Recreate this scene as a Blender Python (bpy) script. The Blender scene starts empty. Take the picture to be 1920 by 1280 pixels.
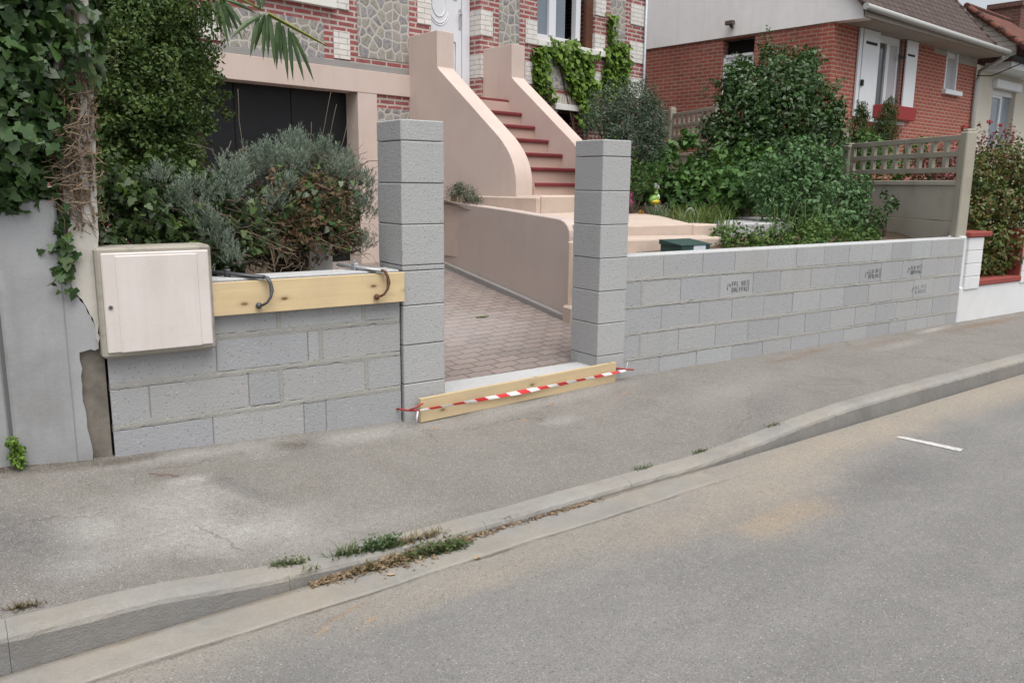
import bpy, math, random
import numpy as np
from mathutils import Vector, Matrix
R = math.radians
rng = np.random.default_rng(7)
random.seed(7)
SC = bpy.context.scene
COL = SC.collection

# ------------------------------------------------------------------ camera, sky, sun, exposure
cam = bpy.data.cameras.new('camera')
cam.sensor_width = 36.0
cam.lens = 1550.0 / 1920.0 * 36.0
cam.clip_start = 0.05
cam.clip_end = 2000
camo = bpy.data.objects.new('camera', cam)
COL.objects.link(camo)
cr = Vector((0.82229207, -0.56897788, 0.00999671))
cu = Vector((0.09824152, 0.15923886, 0.98233985))
cf = Vector((0.56052151, 0.80678818, -0.1868381))
mw = Matrix.Identity(4)
for i in range(3):
    mw[i][0] = cr[i]; mw[i][1] = cu[i]; mw[i][2] = -cf[i]
mw[0][3], mw[1][3], mw[2][3] = -2.36723607, -4.60646786, 1.51192784
camo.matrix_world = mw
SC.camera = camo

SUN_EL, SUN_AZ = 66.0, 192.0      # azimuth measured clockwise from +Y
world = bpy.data.worlds.new('World')
SC.world = world
world.use_nodes = True
wt = world.node_tree
bg = wt.nodes['Background']
sky = wt.nodes.new('ShaderNodeTexSky')
sky.sky_type = 'NISHITA'
sky.sun_disc = False
sky.sun_elevation = R(SUN_EL)
sky.sun_rotation = R(SUN_AZ)
sky.air_density = 1.0
sky.dust_density = 4.0
sky.ozone_density = 1.0
hsv = wt.nodes.new('ShaderNodeHueSaturation')
hsv.inputs['Saturation'].default_value = 0.30
wt.links.new(sky.outputs[0], hsv.inputs['Color'])
wt.links.new(hsv.outputs[0], bg.inputs['Color'])
bg.inputs['Strength'].default_value = 0.11
sl = bpy.data.lights.new('sun', 'SUN')
sl.energy = 1.5
sl.angle = R(55)
sl.color = (1.0, 0.96, 0.90)
slo = bpy.data.objects.new('sun', sl)
COL.objects.link(slo)
az, el = R(SUN_AZ), R(SUN_EL)
sd = Vector((math.sin(az) * math.cos(el), math.cos(az) * math.cos(el), math.sin(el)))
slo.rotation_euler = sd.to_track_quat('Z', 'Y').to_euler()
vs = SC.view_settings
vs.view_transform = 'Standard'
vs.look = 'None'
vs.exposure = 0.72
vs.gamma = 1.0
SC.cycles.max_bounces = 6
SC.cycles.diffuse_bounces = 3
SC.cycles.transparent_max_bounces = 8

# ------------------------------------------------------------------ material helpers
class G:
    """small node-graph builder for one material"""
    def __init__(s, name):
        s.m = bpy.data.materials.new(name); s.m.use_nodes = True
        s.t = s.m.node_tree; s.b = s.t.nodes['Principled BSDF']
        s.b.inputs['Roughness'].default_value = 0.85
        s.b.inputs['Specular IOR Level'].default_value = 0.25
    def put(s, sock, v):
        if isinstance(v, bpy.types.NodeSocket): s.t.links.new(v, sock)
        elif isinstance(v, tuple) and len(v) == 3 and len(getattr(sock, 'default_value', (0,0,0))) == 4: sock.default_value = (*v, 1)
        else: sock.default_value = v
    def n(s, typ, out=0, props=None, **inp):
        nd = s.t.nodes.new(typ)
        for k, v in (props or {}).items(): setattr(nd, k, v)
        for k, v in inp.items():
            key = int(k[1:]) if k[0] == 'i' and k[1:].isdigit() else k.replace('_', ' ')
            s.put(nd.inputs[key], v)
        return nd.outputs[out]
    def math(s, op, a, b=0.0, c=None, clamp=False):
        k = dict(i0=a, i1=b)
        if c is not None: k['i2'] = c
        return s.n('ShaderNodeMath', 0, {'operation': op, 'use_clamp': clamp}, **k)
    def mix(s, f, a, b, mode='MIX'):
        nd = s.t.nodes.new('ShaderNodeMix'); nd.data_type = 'RGBA'; nd.blend_type = mode
        nd.clamp_factor = True
        s.put(nd.inputs[0], f); s.put(nd.inputs[6], a); s.put(nd.inputs[7], b)
        return nd.outputs[2]
    def pos(s): return s.n('ShaderNodeNewGeometry', 'Position')
    def island(s): return s.n('ShaderNodeNewGeometry', 'Random Per Island')
    def uv(s): return s.n('ShaderNodeTexCoord', 'UV')
    def noise(s, scale, detail=4, rough=0.6, vec=None, dist=0.0, col=False):
        return s.n('ShaderNodeTexNoise', 1 if col else 0, None, Vector=vec if vec is not None else s.pos(), Scale=scale, Detail=detail, Roughness=rough, Distortion=dist)
    def ramp(s, f, *stops):
        nd = s.t.nodes.new('ShaderNodeValToRGB'); s.put(nd.inputs[0], f)
        e = nd.color_ramp.elements
        while len(e) < len(stops): e.new(0.5)
        for x, (p, c) in zip(e, stops):
            x.position = p; x.color = (c, c, c, 1) if isinstance(c, (int, float)) else (*c, 1)
        return nd.outputs[0]
    def map(s, v, a, b, c=0.0, d=1.0):
        return s.n('ShaderNodeMapRange', 0, {'clamp': True}, i0=v, i1=a, i2=b, i3=c, i4=d)
    def scalev(s, v, x, y, z):
        return s.n('ShaderNodeVectorMath', 0, {'operation': 'MULTIPLY'}, i0=v, i1=(x, y, z))
    def blob(s, x, y, rx, ry, ang=0.0, edge=0.5, wob=0.6, sc=3.0):
        """mask: a ragged patch lying at world (x, y)"""
        p = s.n('ShaderNodeMapping', 0, {'vector_type': 'TEXTURE'}, Vector=s.pos(), Location=(x, y, 0), Rotation=(0, 0, ang), Scale=(rx, ry, 1e4))
        d = s.n('ShaderNodeVectorMath', 1, {'operation': 'LENGTH'}, i0=p)
        d = s.math('ADD', d, s.math('MULTIPLY', s.math('SUBTRACT', s.noise(sc, 5), 0.5), wob * 2))
        return s.map(d, 1.0 + edge * 0.4, 1.0 - edge, 0, 1)
    def bump(s, h, strength=0.3, dist=0.01):
        nd = s.t.nodes.new('ShaderNodeBump'); nd.inputs['Strength'].default_value = strength
        nd.inputs['Distance'].default_value = dist
        s.put(nd.inputs['Height'], h); s.t.links.new(nd.outputs[0], s.b.inputs['Normal'])
    def color(s, c): s.put(s.b.inputs['Base Color'], c); return s
    def rough(s, v): s.put(s.b.inputs['Roughness'], v); return s

MATS = {}
def solid(name, c, rough=0.7, var=0.12, sc=6.0, metal=0.0, spec=0.25, bump=0.0, bsc=60):
    """plain paint / metal / plastic with a slight mottling"""
    if name in MATS: return MATS[name]
    g = G(name)
    d = tuple(max(0, x * (1 - var)) for x in c); l = tuple(min(1, x * (1 + var)) for x in c)
    g.color(g.mix(g.noise(sc, 6), d, l)); g.b.inputs['Roughness'].default_value = rough
    g.b.inputs['Metallic'].default_value = metal; g.b.inputs['Specular IOR Level'].default_value = spec
    if bump: g.bump(g.noise(bsc, 4), bump, 0.004)
    MATS[name] = g.m
    return g.m

def m_block(name, base, island=True, warm=0.0):
    g = G(name)
    b = tuple(base)
    c = g.mix(g.noise(2.6, 5), tuple(x * 0.88 for x in b), tuple(x * 1.10 for x in b))
    if island:
        i = g.island()
        c = g.mix(0.55, c, g.ramp(i, (0.0, (b[0] * .86, b[1] * .86, b[2] * .86)), (0.3, (b[0] * .97, b[1] * .97, b[2] * 0.99)), (0.65, (b[0] * 1.04, b[1] * 1.0, b[2] * 0.94)), (1.0, (b[0] * 1.12, b[1] * 1.13, b[2] * 1.13))))
    sp = g.n('ShaderNodeTexVoronoi', 'Distance', None, Vector=g.pos(), Scale=70.0)
    cell = g.n('ShaderNodeTexVoronoi', 'Color', None, Vector=g.pos(), Scale=70.0)
    cv = g.n('ShaderNodeSeparateColor', 0, None, i0=cell)
    light = g.math('MULTIPLY', g.map(sp, 0.34, 0.2), g.map(cv, 0.90, 0.94))
    dark = g.math('MULTIPLY', g.map(sp, 0.40, 0.25), g.map(cv, 0.16, 0.10))
    c = g.mix(g.math('MULTIPLY', light, 0.5), c, (0.62, 0.62, 0.61))
    c = g.mix(g.math('MULTIPLY', dark, 0.6), c, tuple(x * 0.45 for x in b))
    fine = g.noise(160, 3)
    c = g.mix(0.35, c, g.mix(fine, (0.55, 0.55, 0.55), (1.35, 1.35, 1.35)), 'MULTIPLY')
    st = g.noise(1.0, 4, vec=g.scalev(g.pos(), 5, 5, 0.7))
    c = g.mix(g.map(st, 0.56, 0.75, 0, 0.28), c, tuple(x * 0.8 for x in b))
    g.color(c); g.rough(0.95)
    g.bump(g.math('ADD', g.noise(110, 4), g.math('MULTIPLY', sp, -0.6)), 0.42, 0.006)
    return g.m

def m_render(name, base, dark, dsc=1.2, amount=0.5, bump=0.25, streak=0.0, bsc=90):
    g = G(name)
    c = g.mix(g.noise(3.0, 6), tuple(x * 0.93 for x in base), tuple(min(1, x * 1.06) for x in base))
    c = g.mix(g.map(g.noise(dsc, 7, 0.65), 0.48, 0.72, 0, amount), c, dark)
    if streak:
        st = g.noise(1.0, 5, vec=g.scalev(g.pos(), 7, 7, 0.6))
        c = g.mix(g.map(st, 0.52, 0.78, 0, streak), c, dark)
    c = g.mix(0.25, c, g.mix(g.noise(140, 3), (0.7, 0.7, 0.7), (1.25, 1.25, 1.25)), 'MULTIPLY')
    g.color(c); g.rough(0.9)
    g.bump(g.noise(bsc, 4), bump, 0.004)
    return g.m

def m_brick(name, c1, c2, mortar, bw, rh, ms, rough=0.9, patch=None, smear=0.0, bump=0.6, nosc=14, msmooth=0.15):
    g = G(name)
    uv = g.uv()
    wob = g.n('ShaderNodeVectorMath', 0, {'operation': 'MULTIPLY_ADD'}, i0=g.noise(9, 3, vec=uv, col=True), i1=(0.012, 0.010, 0), i2=uv)
    bt = g.t.nodes.new('ShaderNodeTexBrick')
    bt.inputs['Scale'].default_value = 1.0
    bt.inputs['Brick Width'].default_value = bw; bt.inputs['Row Height'].default_value = rh
    bt.inputs['Mortar Size'].default_value = ms; bt.inputs['Mortar Smooth'].default_value = msmooth
    bt.inputs['Bias'].default_value = -0.1
    g.put(bt.inputs['Vector'], wob)
    g.put(bt.inputs['Color1'], c1); g.put(bt.inputs['Color2'], c2); g.put(bt.inputs['Mortar'], mortar)
    c = bt.outputs[0]
    c = g.mix(0.65, c, g.mix(g.noise(nosc, 6, 0.7), (0.45, 0.45, 0.47), (1.45, 1.38, 1.32)), 'MULTIPLY')
    if smear:
        c = g.mix(g.map(g.noise(5.5, 6, 0.7), 0.52, 0.7, 0, smear), c, mortar)
    if patch: c = g.mix(g.map(g.noise(0.9, 5), 0.45, 0.7, 0, patch[0]), c, patch[1])
    g.color(c); g.rough(rough)
    g.bump(g.math('ADD', g.math('MULTIPLY', bt.outputs[1], -1.0), g.math('MULTIPLY', g.noise(60, 4), 0.35)), bump, 0.008)
    return g.m

def m_flint(name, scale=6.5):
    g = G(name); uv = g.uv()
    v = g.n('ShaderNodeVectorMath', 0, {'operation': 'MULTIPLY_ADD'}, i0=g.noise(4, 2, vec=uv, col=True), i1=(0.06, 0.06, 0), i2=uv)
    vc = g.n('ShaderNodeTexVoronoi', 'Color', {'voronoi_dimensions': '2D'}, Vector=v, Scale=scale, Randomness=0.75)
    ve = g.n('ShaderNodeTexVoronoi', 'Distance', {'voronoi_dimensions': '2D', 'feature': 'DISTANCE_TO_EDGE'}, Vector=v, Scale=scale, Randomness=0.75)
    cv = g.n('ShaderNodeSeparateColor', 0, None, i0=vc)
    st = g.ramp(cv, (0.0, (0.12, 0.12, 0.145)), (0.3, (0.20, 0.185, 0.22)), (0.5, (0.28, 0.25, 0.22)), (0.75, (0.19, 0.175, 0.15)), (1.0, (0.30, 0.285, 0.27)))
    st = g.mix(g.map(g.noise(24, 6, 0.7), 0.3, 0.75, 0, 0.85), st, (0.42, 0.40, 0.36))
    st = g.mix(g.map(g.noise(38, 5, 0.6), 0.58, 0.7, 0, 0.8), st, (0.06, 0.06, 0.07))
    grout = g.map(ve, 0.10, 0.05)
    c = g.mix(g.map(g.math('ADD', ve, g.math('MULTIPLY', g.math('SUBTRACT', g.noise(16, 4), .5), .12)), 0.15, 0.09, 0, .9), st, (0.33, 0.318, 0.295))
    c = g.mix(g.map(ve, 0.058, 0.042, 0, .85), c, (0.52, 0.495, 0.435))
    g.color(c); g.rough(0.8)
    g.bump(g.math('ADD', g.map(ve, 0.0, 0.25), g.math('MULTIPLY', g.noise(25, 4), 0.7)), 0.3, 0.012)
    return g.m

def m_wood(name, a, b, knot=True):
    g = G(name); uv = g.uv()
    grain = g.noise(1.0, 6, 0.65, vec=g.scalev(uv, 1.6, 60, 1), dist=0.6)
    wide = g.noise(1.0, 4, vec=g.scalev(uv, 0.9, 16, 1))
    c = g.mix(grain, a, b)
    c = g.mix(g.map(wide, 0.4, 0.7, 0, 0.5), c, tuple(x * 0.84 for x in a))
    if knot:
        kv = g.scalev(uv, 5.0, 11.0, 1)
        kd = g.n('ShaderNodeTexVoronoi', 'Distance', {'voronoi_dimensions': '2D'}, Vector=kv, Scale=1.0)
        kc = g.n('ShaderNodeSeparateColor', 0, None, i0=g.n('ShaderNodeTexVoronoi', 'Color', {'voronoi_dimensions': '2D'}, Vector=kv, Scale=1.0))
        on = g.map(kc, 0.70, 0.76)
        c = g.mix(g.math('MULTIPLY', on, g.map(kd, 0.30, 0.10, 0, 0.45)), c, tuple(x * 0.62 for x in a))
        c = g.mix(g.math('MULTIPLY', on, g.map(kd, 0.13, 0.06, 0, 0.95)), c, (0.16, 0.085, 0.035))
    c = g.mix(g.map(g.noise(3.2, 6, .65), .46, .70, 0, .40), c, tuple(.55 * x + .10 for x in a))
    c = g.mix(g.map(g.noise(14, 5, .7), .60, .74, 0, .35), c, (.34, .30, .24))
    g.color(c); g.rough(.75); g.bump(grain, .2, .003)
    return g.m

def m_leaf(name, cols, rough=0.5, trans=0.25, spec=0.35, sc=2.5):
    """foliage: the tone changes from leaf to leaf and from clump to clump"""
    g = G(name)
    i = g.island()
    cl = g.noise(sc, 3)
    f = g.math('ADD', g.math('MULTIPLY', i, 0.6), g.math('MULTIPLY', g.map(cl, 0.3, 0.7), 0.4))
    n = len(cols)
    c = g.ramp(f, *[(k / (n - 1), cols[k]) for k in range(n)])
    g.color(c); g.b.inputs['Roughness'].default_value = rough
    g.b.inputs['Specular IOR Level'].default_value = spec
    tr = g.n('ShaderNodeBsdfTranslucent', 0, None, Color=g.mix(0.5, c, (0.10, 0.16, 0.02)))
    mx = g.n('ShaderNodeMixShader', 0, None, i0=trans, i1=g.b.outputs[0], i2=tr)
    out = [x for x in g.t.nodes if x.type == 'OUTPUT_MATERIAL'][0]
    g.t.links.new(mx, out.inputs[0])
    return g.m

def m_bark(name, a, b):
    g = G(name)
    g.color(g.mix(g.noise(9, 6, vec=g.scalev(g.pos(), 3, 3, 0.6)), a, b)); g.rough(0.95); g.bump(g.noise(40, 5), 0.5, 0.01)
    return g.m

def m_glass(name, c, rough=0.08):
    g = G(name); g.color(g.mix(g.noise(1.5, 3), tuple(x * 0.7 for x in c), c)); g.rough(rough); g.b.inputs['Specular IOR Level'].default_value = 0.6
    return g.m

# ------------------------------------------------------------------ geometry helpers
class Fr:
    """local frame: s along a wall, d into it, z up"""
    def __init__(s, x, y, z=0.0, deg=0.0):
        s.o = (x, y, z); s.c = math.cos(R(deg)); s.n = math.sin(R(deg)); s.deg = deg
    def __call__(s, a, d, z):
        return (s.o[0] + a * s.c - d * s.n, s.o[1] + a * s.n + d * s.c, s.o[2] + z)
WORLD = Fr(0, 0)

class MB:
    """collects faces in a local frame (uv in metres) and links them as one object"""
    def __init__(s, fr=WORLD): s.v = []; s.f = []; s.uv = []; s.fr = fr; s.sm = []
    def face(s, pts, uv=None, smooth=False):
        i = len(s.v); s.v += [s.fr(*p) for p in pts]; s.f.append(list(range(i, i + len(pts))))
        if uv is None:
            n = Vector((0, 0, 0))
            for k in range(len(pts)):
                a, b = Vector(pts[k]), Vector(pts[(k + 1) % len(pts)])
                n += a.cross(b)
            ax = max(range(3), key=lambda q: abs(n[q]))
            uv = [((p[1], p[2]), (p[0], p[2]), (p[0], p[1]))[ax] for p in pts]
        s.uv.append(uv); s.sm.append(smooth)
    def box(s, a, b, c, d, e, f, bev=0.0):
        """box s in [a,b], depth in [c,d], z in [e,f]; bev chamfers every edge"""
        if bev <= 0:
            q = [(x, y, z) for z in (e, f) for y in (c, d) for x in (a, b)]
            s.sharefaces(q, [(0, 1, 5, 4), (1, 3, 7, 5), (3, 2, 6, 7), (2, 0, 4, 6), (4, 5, 7, 6), (2, 3, 1, 0)])
            return
        i = len(s.v); r = bev
        X, Y, Z = (a, b), (c, d), (e, f); idx = {}; L = []
        for ix in (0, 1):
            for iy in (0, 1):
                for iz in (0, 1):
                    sx, sy, sz = (1 - 2 * ix), (1 - 2 * iy), (1 - 2 * iz)
                    for k in range(3):
                        p = [X[ix] + sx * r, Y[iy] + sy * r, Z[iz] + sz * r]
                        p[k] = (X[ix], Y[iy], Z[iz])[k]
                        idx[ix, iy, iz, k] = len(L); L.append(tuple(p))
        F = []
        for k in range(3):
            o = [q for q in range(3) if q != k]
            for v in (0, 1):
                ring = []
                for u, w in ((0, 0), (1, 0), (1, 1), (0, 1)):
                    t = [0, 0, 0]; t[k] = v; t[o[0]] = u; t[o[1]] = w; ring.append(idx[t[0], t[1], t[2], k])
                F.append(ring)
        for k in range(3):
            o = [q for q in range(3) if q != k]
            for u in (0, 1):
                for w in (0, 1):
                    t0 = [0, 0, 0]; t1 = [0, 0, 0]; t1[k] = 1
                    for t in (t0, t1): t[o[0]] = u; t[o[1]] = w
                    F.append([idx[(*t0, o[0])], idx[(*t1, o[0])], idx[(*t1, o[1])], idx[(*t0, o[1])]])
        for ix in (0, 1):
            for iy in (0, 1):
                for iz in (0, 1): F.append([idx[ix, iy, iz, k] for k in range(3)])
        cen = Vector(((a + b) / 2, (c + d) / 2, (e + f) / 2))
        out = []
        for t in F:
            p = [Vector(L[q]) for q in t]; n = (p[1] - p[0]).cross(p[2] - p[0])
            m = sum(p, Vector()) / len(p) - cen
            out.append(t if n.dot(m) > 0 else t[::-1])
        s.sharefaces(L, out)
    def sharefaces(s, L, F, smooth=False):
        """faces that share one set of vertices"""
        i = len(s.v); s.v += [s.fr(*p) for p in L]
        for t in F:
            pts = [L[q] for q in t]; n = Vector((0, 0, 0))
            for k in range(len(pts)): n += Vector(pts[k]).cross(Vector(pts[(k + 1) % len(pts)]))
            ax = max(range(3), key=lambda q: abs(n[q]))
            s.f.append([i + q for q in t]); s.sm.append(smooth)
            s.uv.append([((p[1], p[2]), (p[0], p[2]), (p[0], p[1]))[ax] for p in pts])
    def prism(s, poly, a, b, plane='dz'):
        """a polygon pushed along the remaining axis from a to b; plane is dz, sz or sd"""
        def P(u, v, w):
            return {'dz': (w, u, v), 'sz': (u, w, v), 'sd': (u, v, w)}[plane]
        n = len(poly)
        L = [P(u, v, a) for u, v in poly] + [P(u, v, b) for u, v in poly]
        area = sum(poly[k][0] * poly[(k + 1) % n][1] - poly[(k + 1) % n][0] * poly[k][1] for k in range(n))
        flip = (area > 0) == (plane != 'sz')
        F = [list(range(n)), list(range(2 * n - 1, n - 1, -1))] + [[k, k + n, (k + 1) % n + n, (k + 1) % n] for k in range(n)]
        if flip: F = [f[::-1] for f in F]
        s.sharefaces(L, F)
    def tube(s, pts, rad, n=8, cap=True, flat=1.0):
        """a tapered round bar along a path; rad is one number or one per point"""
        pts = [Vector(p) for p in pts]
        if not hasattr(rad, '__len__'): rad = [rad] * len(pts)
        L = []; ref = Vector((0, 0, 1))
        for k, p in enumerate(pts):
            t = (pts[min(k + 1, len(pts) - 1)] - pts[max(k - 1, 0)])
            if t.length < 1e-9: t = Vector((0, 0, 1))
            t.normalize()
            x = ref.cross(t)
            if x.length < 0.05: x = Vector((1, 0, 0)).cross(t)
            x.normalize(); y = t.cross(x)
            for j in range(n):
                an = 2 * math.pi * j / n
                L.append(tuple(p + x * (rad[k] * math.cos(an)) + y * (rad[k] * flat * math.sin(an))))
        F = [[k * n + j, k * n + (j + 1) % n, (k + 1) * n + (j + 1) % n, (k + 1) * n + j] for k in range(len(pts) - 1) for j in range(n)]
        if cap: F += [list(range(n))[::-1], [(len(pts) - 1) * n + j for j in range(n)]]
        i = len(s.v); s.v += [s.fr(*p) for p in L]
        for f in F:
            s.f.append([i + q for q in f]); s.sm.append(len(f) == 4)
            s.uv.append([(L[q][0] + L[q][1], L[q][2]) for q in f])
    def blob(s, c, r, nu=14, nv=9, squash=(1, 1, 1), wob=0.0):
        L = []; ph = [random.uniform(0, 6) for _ in range(4)]
        for j in range(nv + 1):
            th = math.pi * j / nv
            for k in range(nu):
                a = 2 * math.pi * k / nu
                d = Vector((math.sin(th) * math.cos(a), math.sin(th) * math.sin(a), math.cos(th)))
                q = r * (1 + wob * (math.sin(3 * d.x + ph[0]) + math.sin(4 * d.y + ph[1]) + math.sin(5 * d.z + ph[2])) / 2)
                L.append((c[0] + d.x * q * squash[0], c[1] + d.y * q * squash[1], c[2] + d.z * q * squash[2]))
        F = [[j * nu + k, (j + 1) * nu + k, (j + 1) * nu + (k + 1) % nu, j * nu + (k + 1) % nu] for j in range(nv) for k in range(nu)]
        s.sharefaces(L, F, True)
    def wall(s, s0, s1, z0, z1, d0, d1, holes):
        """a wall panel with rectangular openings and their reveals"""
        S = sorted({s0, s1, *[h[0] for h in holes], *[h[1] for h in holes]}); Z = sorted({z0, z1, *[h[2] for h in holes], *[h[3] for h in holes]})
        S = [x for x in S if s0 <= x <= s1]; Z = [x for x in Z if z0 <= x <= z1]
        def solidc(i, j):
            if i < 0 or j < 0 or i >= len(S) - 1 or j >= len(Z) - 1: return False
            x, z = (S[i] + S[i + 1]) / 2, (Z[j] + Z[j + 1]) / 2
            return not any(h[0] < x < h[1] and h[2] < z < h[3] for h in holes)
        for i in range(len(S) - 1):
            for j in range(len(Z) - 1):
                if not solidc(i, j): continue
                a, b, e, f = S[i], S[i + 1], Z[j], Z[j + 1]
                s.face([(a, d0, e), (b, d0, e), (b, d0, f), (a, d0, f)])
                s.face([(b, d1, e), (a, d1, e), (a, d1, f), (b, d1, f)])
                if not solidc(i - 1, j): s.face([(a, d1, e), (a, d0, e), (a, d0, f), (a, d1, f)])
                if not solidc(i + 1, j): s.face([(b, d0, e), (b, d1, e), (b, d1, f), (b, d0, f)])
                if not solidc(i, j - 1): s.face([(a, d1, e), (b, d1, e), (b, d0, e), (a, d0, e)])
                if not solidc(i, j + 1): s.face([(a, d0, f), (b, d0, f), (b, d1, f), (a, d1, f)])
    def build(s, name, mat, parent=None, org=None, bevel=0.0):
        root = parent
        while root is not None and root.parent is not None: root = root.parent
        o = Vector(org) if org is not None else (Vector(root.location) if root is not None else Vector((0, 0, 0)))
        me = bpy.data.meshes.new(name)
        me.from_pydata([tuple(Vector(p) - o) for p in s.v], [], s.f)
        ul = me.uv_layers.new(name='UVMap')
        flat = [c for f in s.uv for u in f for c in (u[0], u[1])]
        ul.data.foreach_set('uv', flat)
        me.polygons.foreach_set('use_smooth', s.sm)
        me.materials.append(mat); me.update()
        ob = bpy.data.objects.new(name, me); COL.objects.link(ob)
        if parent is not None: ob.parent = parent
        else: ob.location = o
        if bevel:
            bm = ob.modifiers.new('bevel', 'BEVEL'); bm.width = bevel; bm.segments = 2; bm.limit_method = 'ANGLE'; bm.angle_limit = R(40)
        return ob

def tag(o, label=None, cat=None, group=None, kind=None):
    if label: o['label'] = label
    if cat: o['category'] = cat
    if group: o['group'] = group
    if kind: o['kind'] = kind
    return o
def thing(name, loc, label, cat, group=None):
    o = bpy.data.objects.new(name, None); COL.objects.link(o)
    o.location = loc; o.empty_display_size = 0.1
    return tag(o, label, cat, group)
def structure(mb, name, mat, org=(0, 0, 0)):
    return tag(mb.build(name, mat, None, org), kind='structure')

# ------------------------------------------------------------------ foliage helpers
def raw_mesh(name, verts, nper, mat, parent=None, org=None, smooth=False):
    """verts (n*nper, 3): n separate polygons of nper corners each"""
    root = parent
    while root is not None and root.parent is not None: root = root.parent
    o = np.array(org if org is not None else (root.location if root is not None else (0, 0, 0)), float)
    v = (verts - o).astype(np.float32); n = len(v) // nper
    me = bpy.data.meshes.new(name)
    me.vertices.add(len(v)); me.vertices.foreach_set('co', v.ravel())
    me.loops.add(len(v)); me.loops.foreach_set('vertex_index', np.arange(len(v), dtype=np.int32))
    me.polygons.add(n); me.polygons.foreach_set('loop_start', np.arange(0, len(v), nper, dtype=np.int32))
    me.update(calc_edges=True); me.validate()
    me.materials.append(mat)
    ob = bpy.data.objects.new(name, me); COL.objects.link(ob)
    if parent is not None: ob.parent = parent
    else: ob.location = Vector(o)
    return ob

def unit(a): return a / np.maximum(np.linalg.norm(a, axis=-1, keepdims=True), 1e-9)
SHAPES = {
    'oval': [(0, 0, 0), (.22, .25, .04), (.26, .55, .05), (.12, .85, .0), (0, 1, -.06), (-.12, .85, .0), (-.26, .55, .05), (-.22, .25, .04)],
    'lance': [(0, 0, 0), (.10, .3, .03), (.09, .65, .02), (0, 1, -.08), (-.09, .65, .02), (-.10, .3, .03)],
    'needle': [(0, 0, 0), (.05, .4, 0), (0, 1, -.03), (-.05, .4, 0)],
    'ivy': [(0, .1, 0), (.20, -.04, .05), (.48, .22, .09), (.27, .38, .03), (.30, .62, .05), (0, 1, -.10), (-.30, .62, .05), (-.27, .38, .03), (-.48, .22, .09), (-.20, -.04, .05)],
    'heart': [(0, .08, 0), (.25, -.05, .06), (.42, .25, .08), (.30, .6, .03), (0, 1, -.08), (-.30, .6, .03), (-.42, .25, .08), (-.25, -.05, .06)],
}
def leaves(name, mat, parent, P, N, size, shape='oval', droop=0.5, org=None):
    """leaf polygons at points P facing N; their tips hang by droop"""
    n = len(P); N = unit(N)
    B = rng.normal(size=(n, 3)) * 0.7; B[:, 2] -= droop
    B = unit(B - N * np.sum(B * N, 1, keepdims=True)); T = np.cross(B, N)
    sh = np.array(SHAPES[shape]); k = len(sh)
    size = np.broadcast_to(np.asarray(size, float), (n,)) * rng.uniform(0.45, 1.3, n)
    V = P[:, None, :] + size[:, None, None] * (sh[None, :, 0, None] * T[:, None] + (sh[None, :, 1, None] - .4) * B[:, None] + sh[None, :, 2, None] * N[:, None])
    return raw_mesh(name, V.reshape(-1, 3), k, mat, parent, org)
def lump_points(lumps, per_m2, inner=0.45, rag=0.25, up=0.35, rnd=0.55, squash=1.0):
    """points near the surface of overlapping lumps, thinned into clumps with gaps between"""
    Ps, Ns = [], []
    for (x, y, z, r) in lumps:
        n = int(per_m2 * 4 * math.pi * r * r)
        d = unit(rng.normal(size=(n, 3)))
        ph = rng.uniform(0, 6.28, 6)
        w = np.sin(5 * d[:, 0] + ph[0]) * np.sin(6 * d[:, 1] + ph[1]) + np.sin(7 * d[:, 2] + ph[2]) * np.sin(4 * d[:, 0] - 5 * d[:, 1] + ph[3])
        rr = r * (inner + (1 - inner) * rng.random(n) ** 0.45) * (1 + rag * 0.5 * w)
        keep = rng.random(n) < np.clip(0.78 + 0.35 * w, 0.15, 1)
        p = np.array((x, y, z)) + d * rr[:, None] * np.array((1, 1, squash))
        nn = unit(d * (1 - up) + np.array((0, 0, 1.0)) * up + rng.normal(size=(n, 3)) * rnd)
        Ps.append(p[keep]); Ns.append(nn[keep])
    return np.concatenate(Ps), np.concatenate(Ns)
def blades(name, mat, parent, P, length, width, lean=0.35, org=None, curl=0.5):
    """grass blades: two-segment strips that bend over"""
    n = len(P); L = np.broadcast_to(np.asarray(length, float), (n,)) * rng.uniform(0.55, 1.15, n)
    a = rng.uniform(0, 6.28, n); le = rng.uniform(0.1, 1, n) * lean
    dirv = np.stack([np.cos(a), np.sin(a), np.zeros(n)], 1); side = np.stack([-np.sin(a), np.cos(a), np.zeros(n)], 1)
    up = np.array((0, 0, 1.0)); quads = []
    t = [0, .4, .75, 1.0]; pts = []
    for q in t:
        pts.append(P + up * (L * (q - 0.35 * curl * q * q))[:, None] + dirv * (L * (le * q + curl * q * q * 0.6))[:, None])
    wd = [1.0, .85, .5, .05]
    V = []
    for k in range(3):
        a0 = pts[k] - side * width * wd[k]; a1 = pts[k] + side * width * wd[k]
        b1 = pts[k + 1] + side * width * wd[k + 1]; b0 = pts[k + 1] - side * width * wd[k + 1]
        V.append(np.stack([a0, a1, b1, b0], 1))
    V = np.stack(V, 1).reshape(-1, 3)
    return raw_mesh(name, V, 4, mat, parent, org)
def twig_path(a, b, n=5, wob=0.05):
    a, b = np.array(a, float), np.array(b, float); L = np.linalg.norm(b - a)
    return [tuple(a + (b - a) * k / n + (rng.normal(size=3) * wob * L * math.sin(math.pi * k / n) if 0 < k < n else 0)) for k in range(n + 1)]
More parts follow.
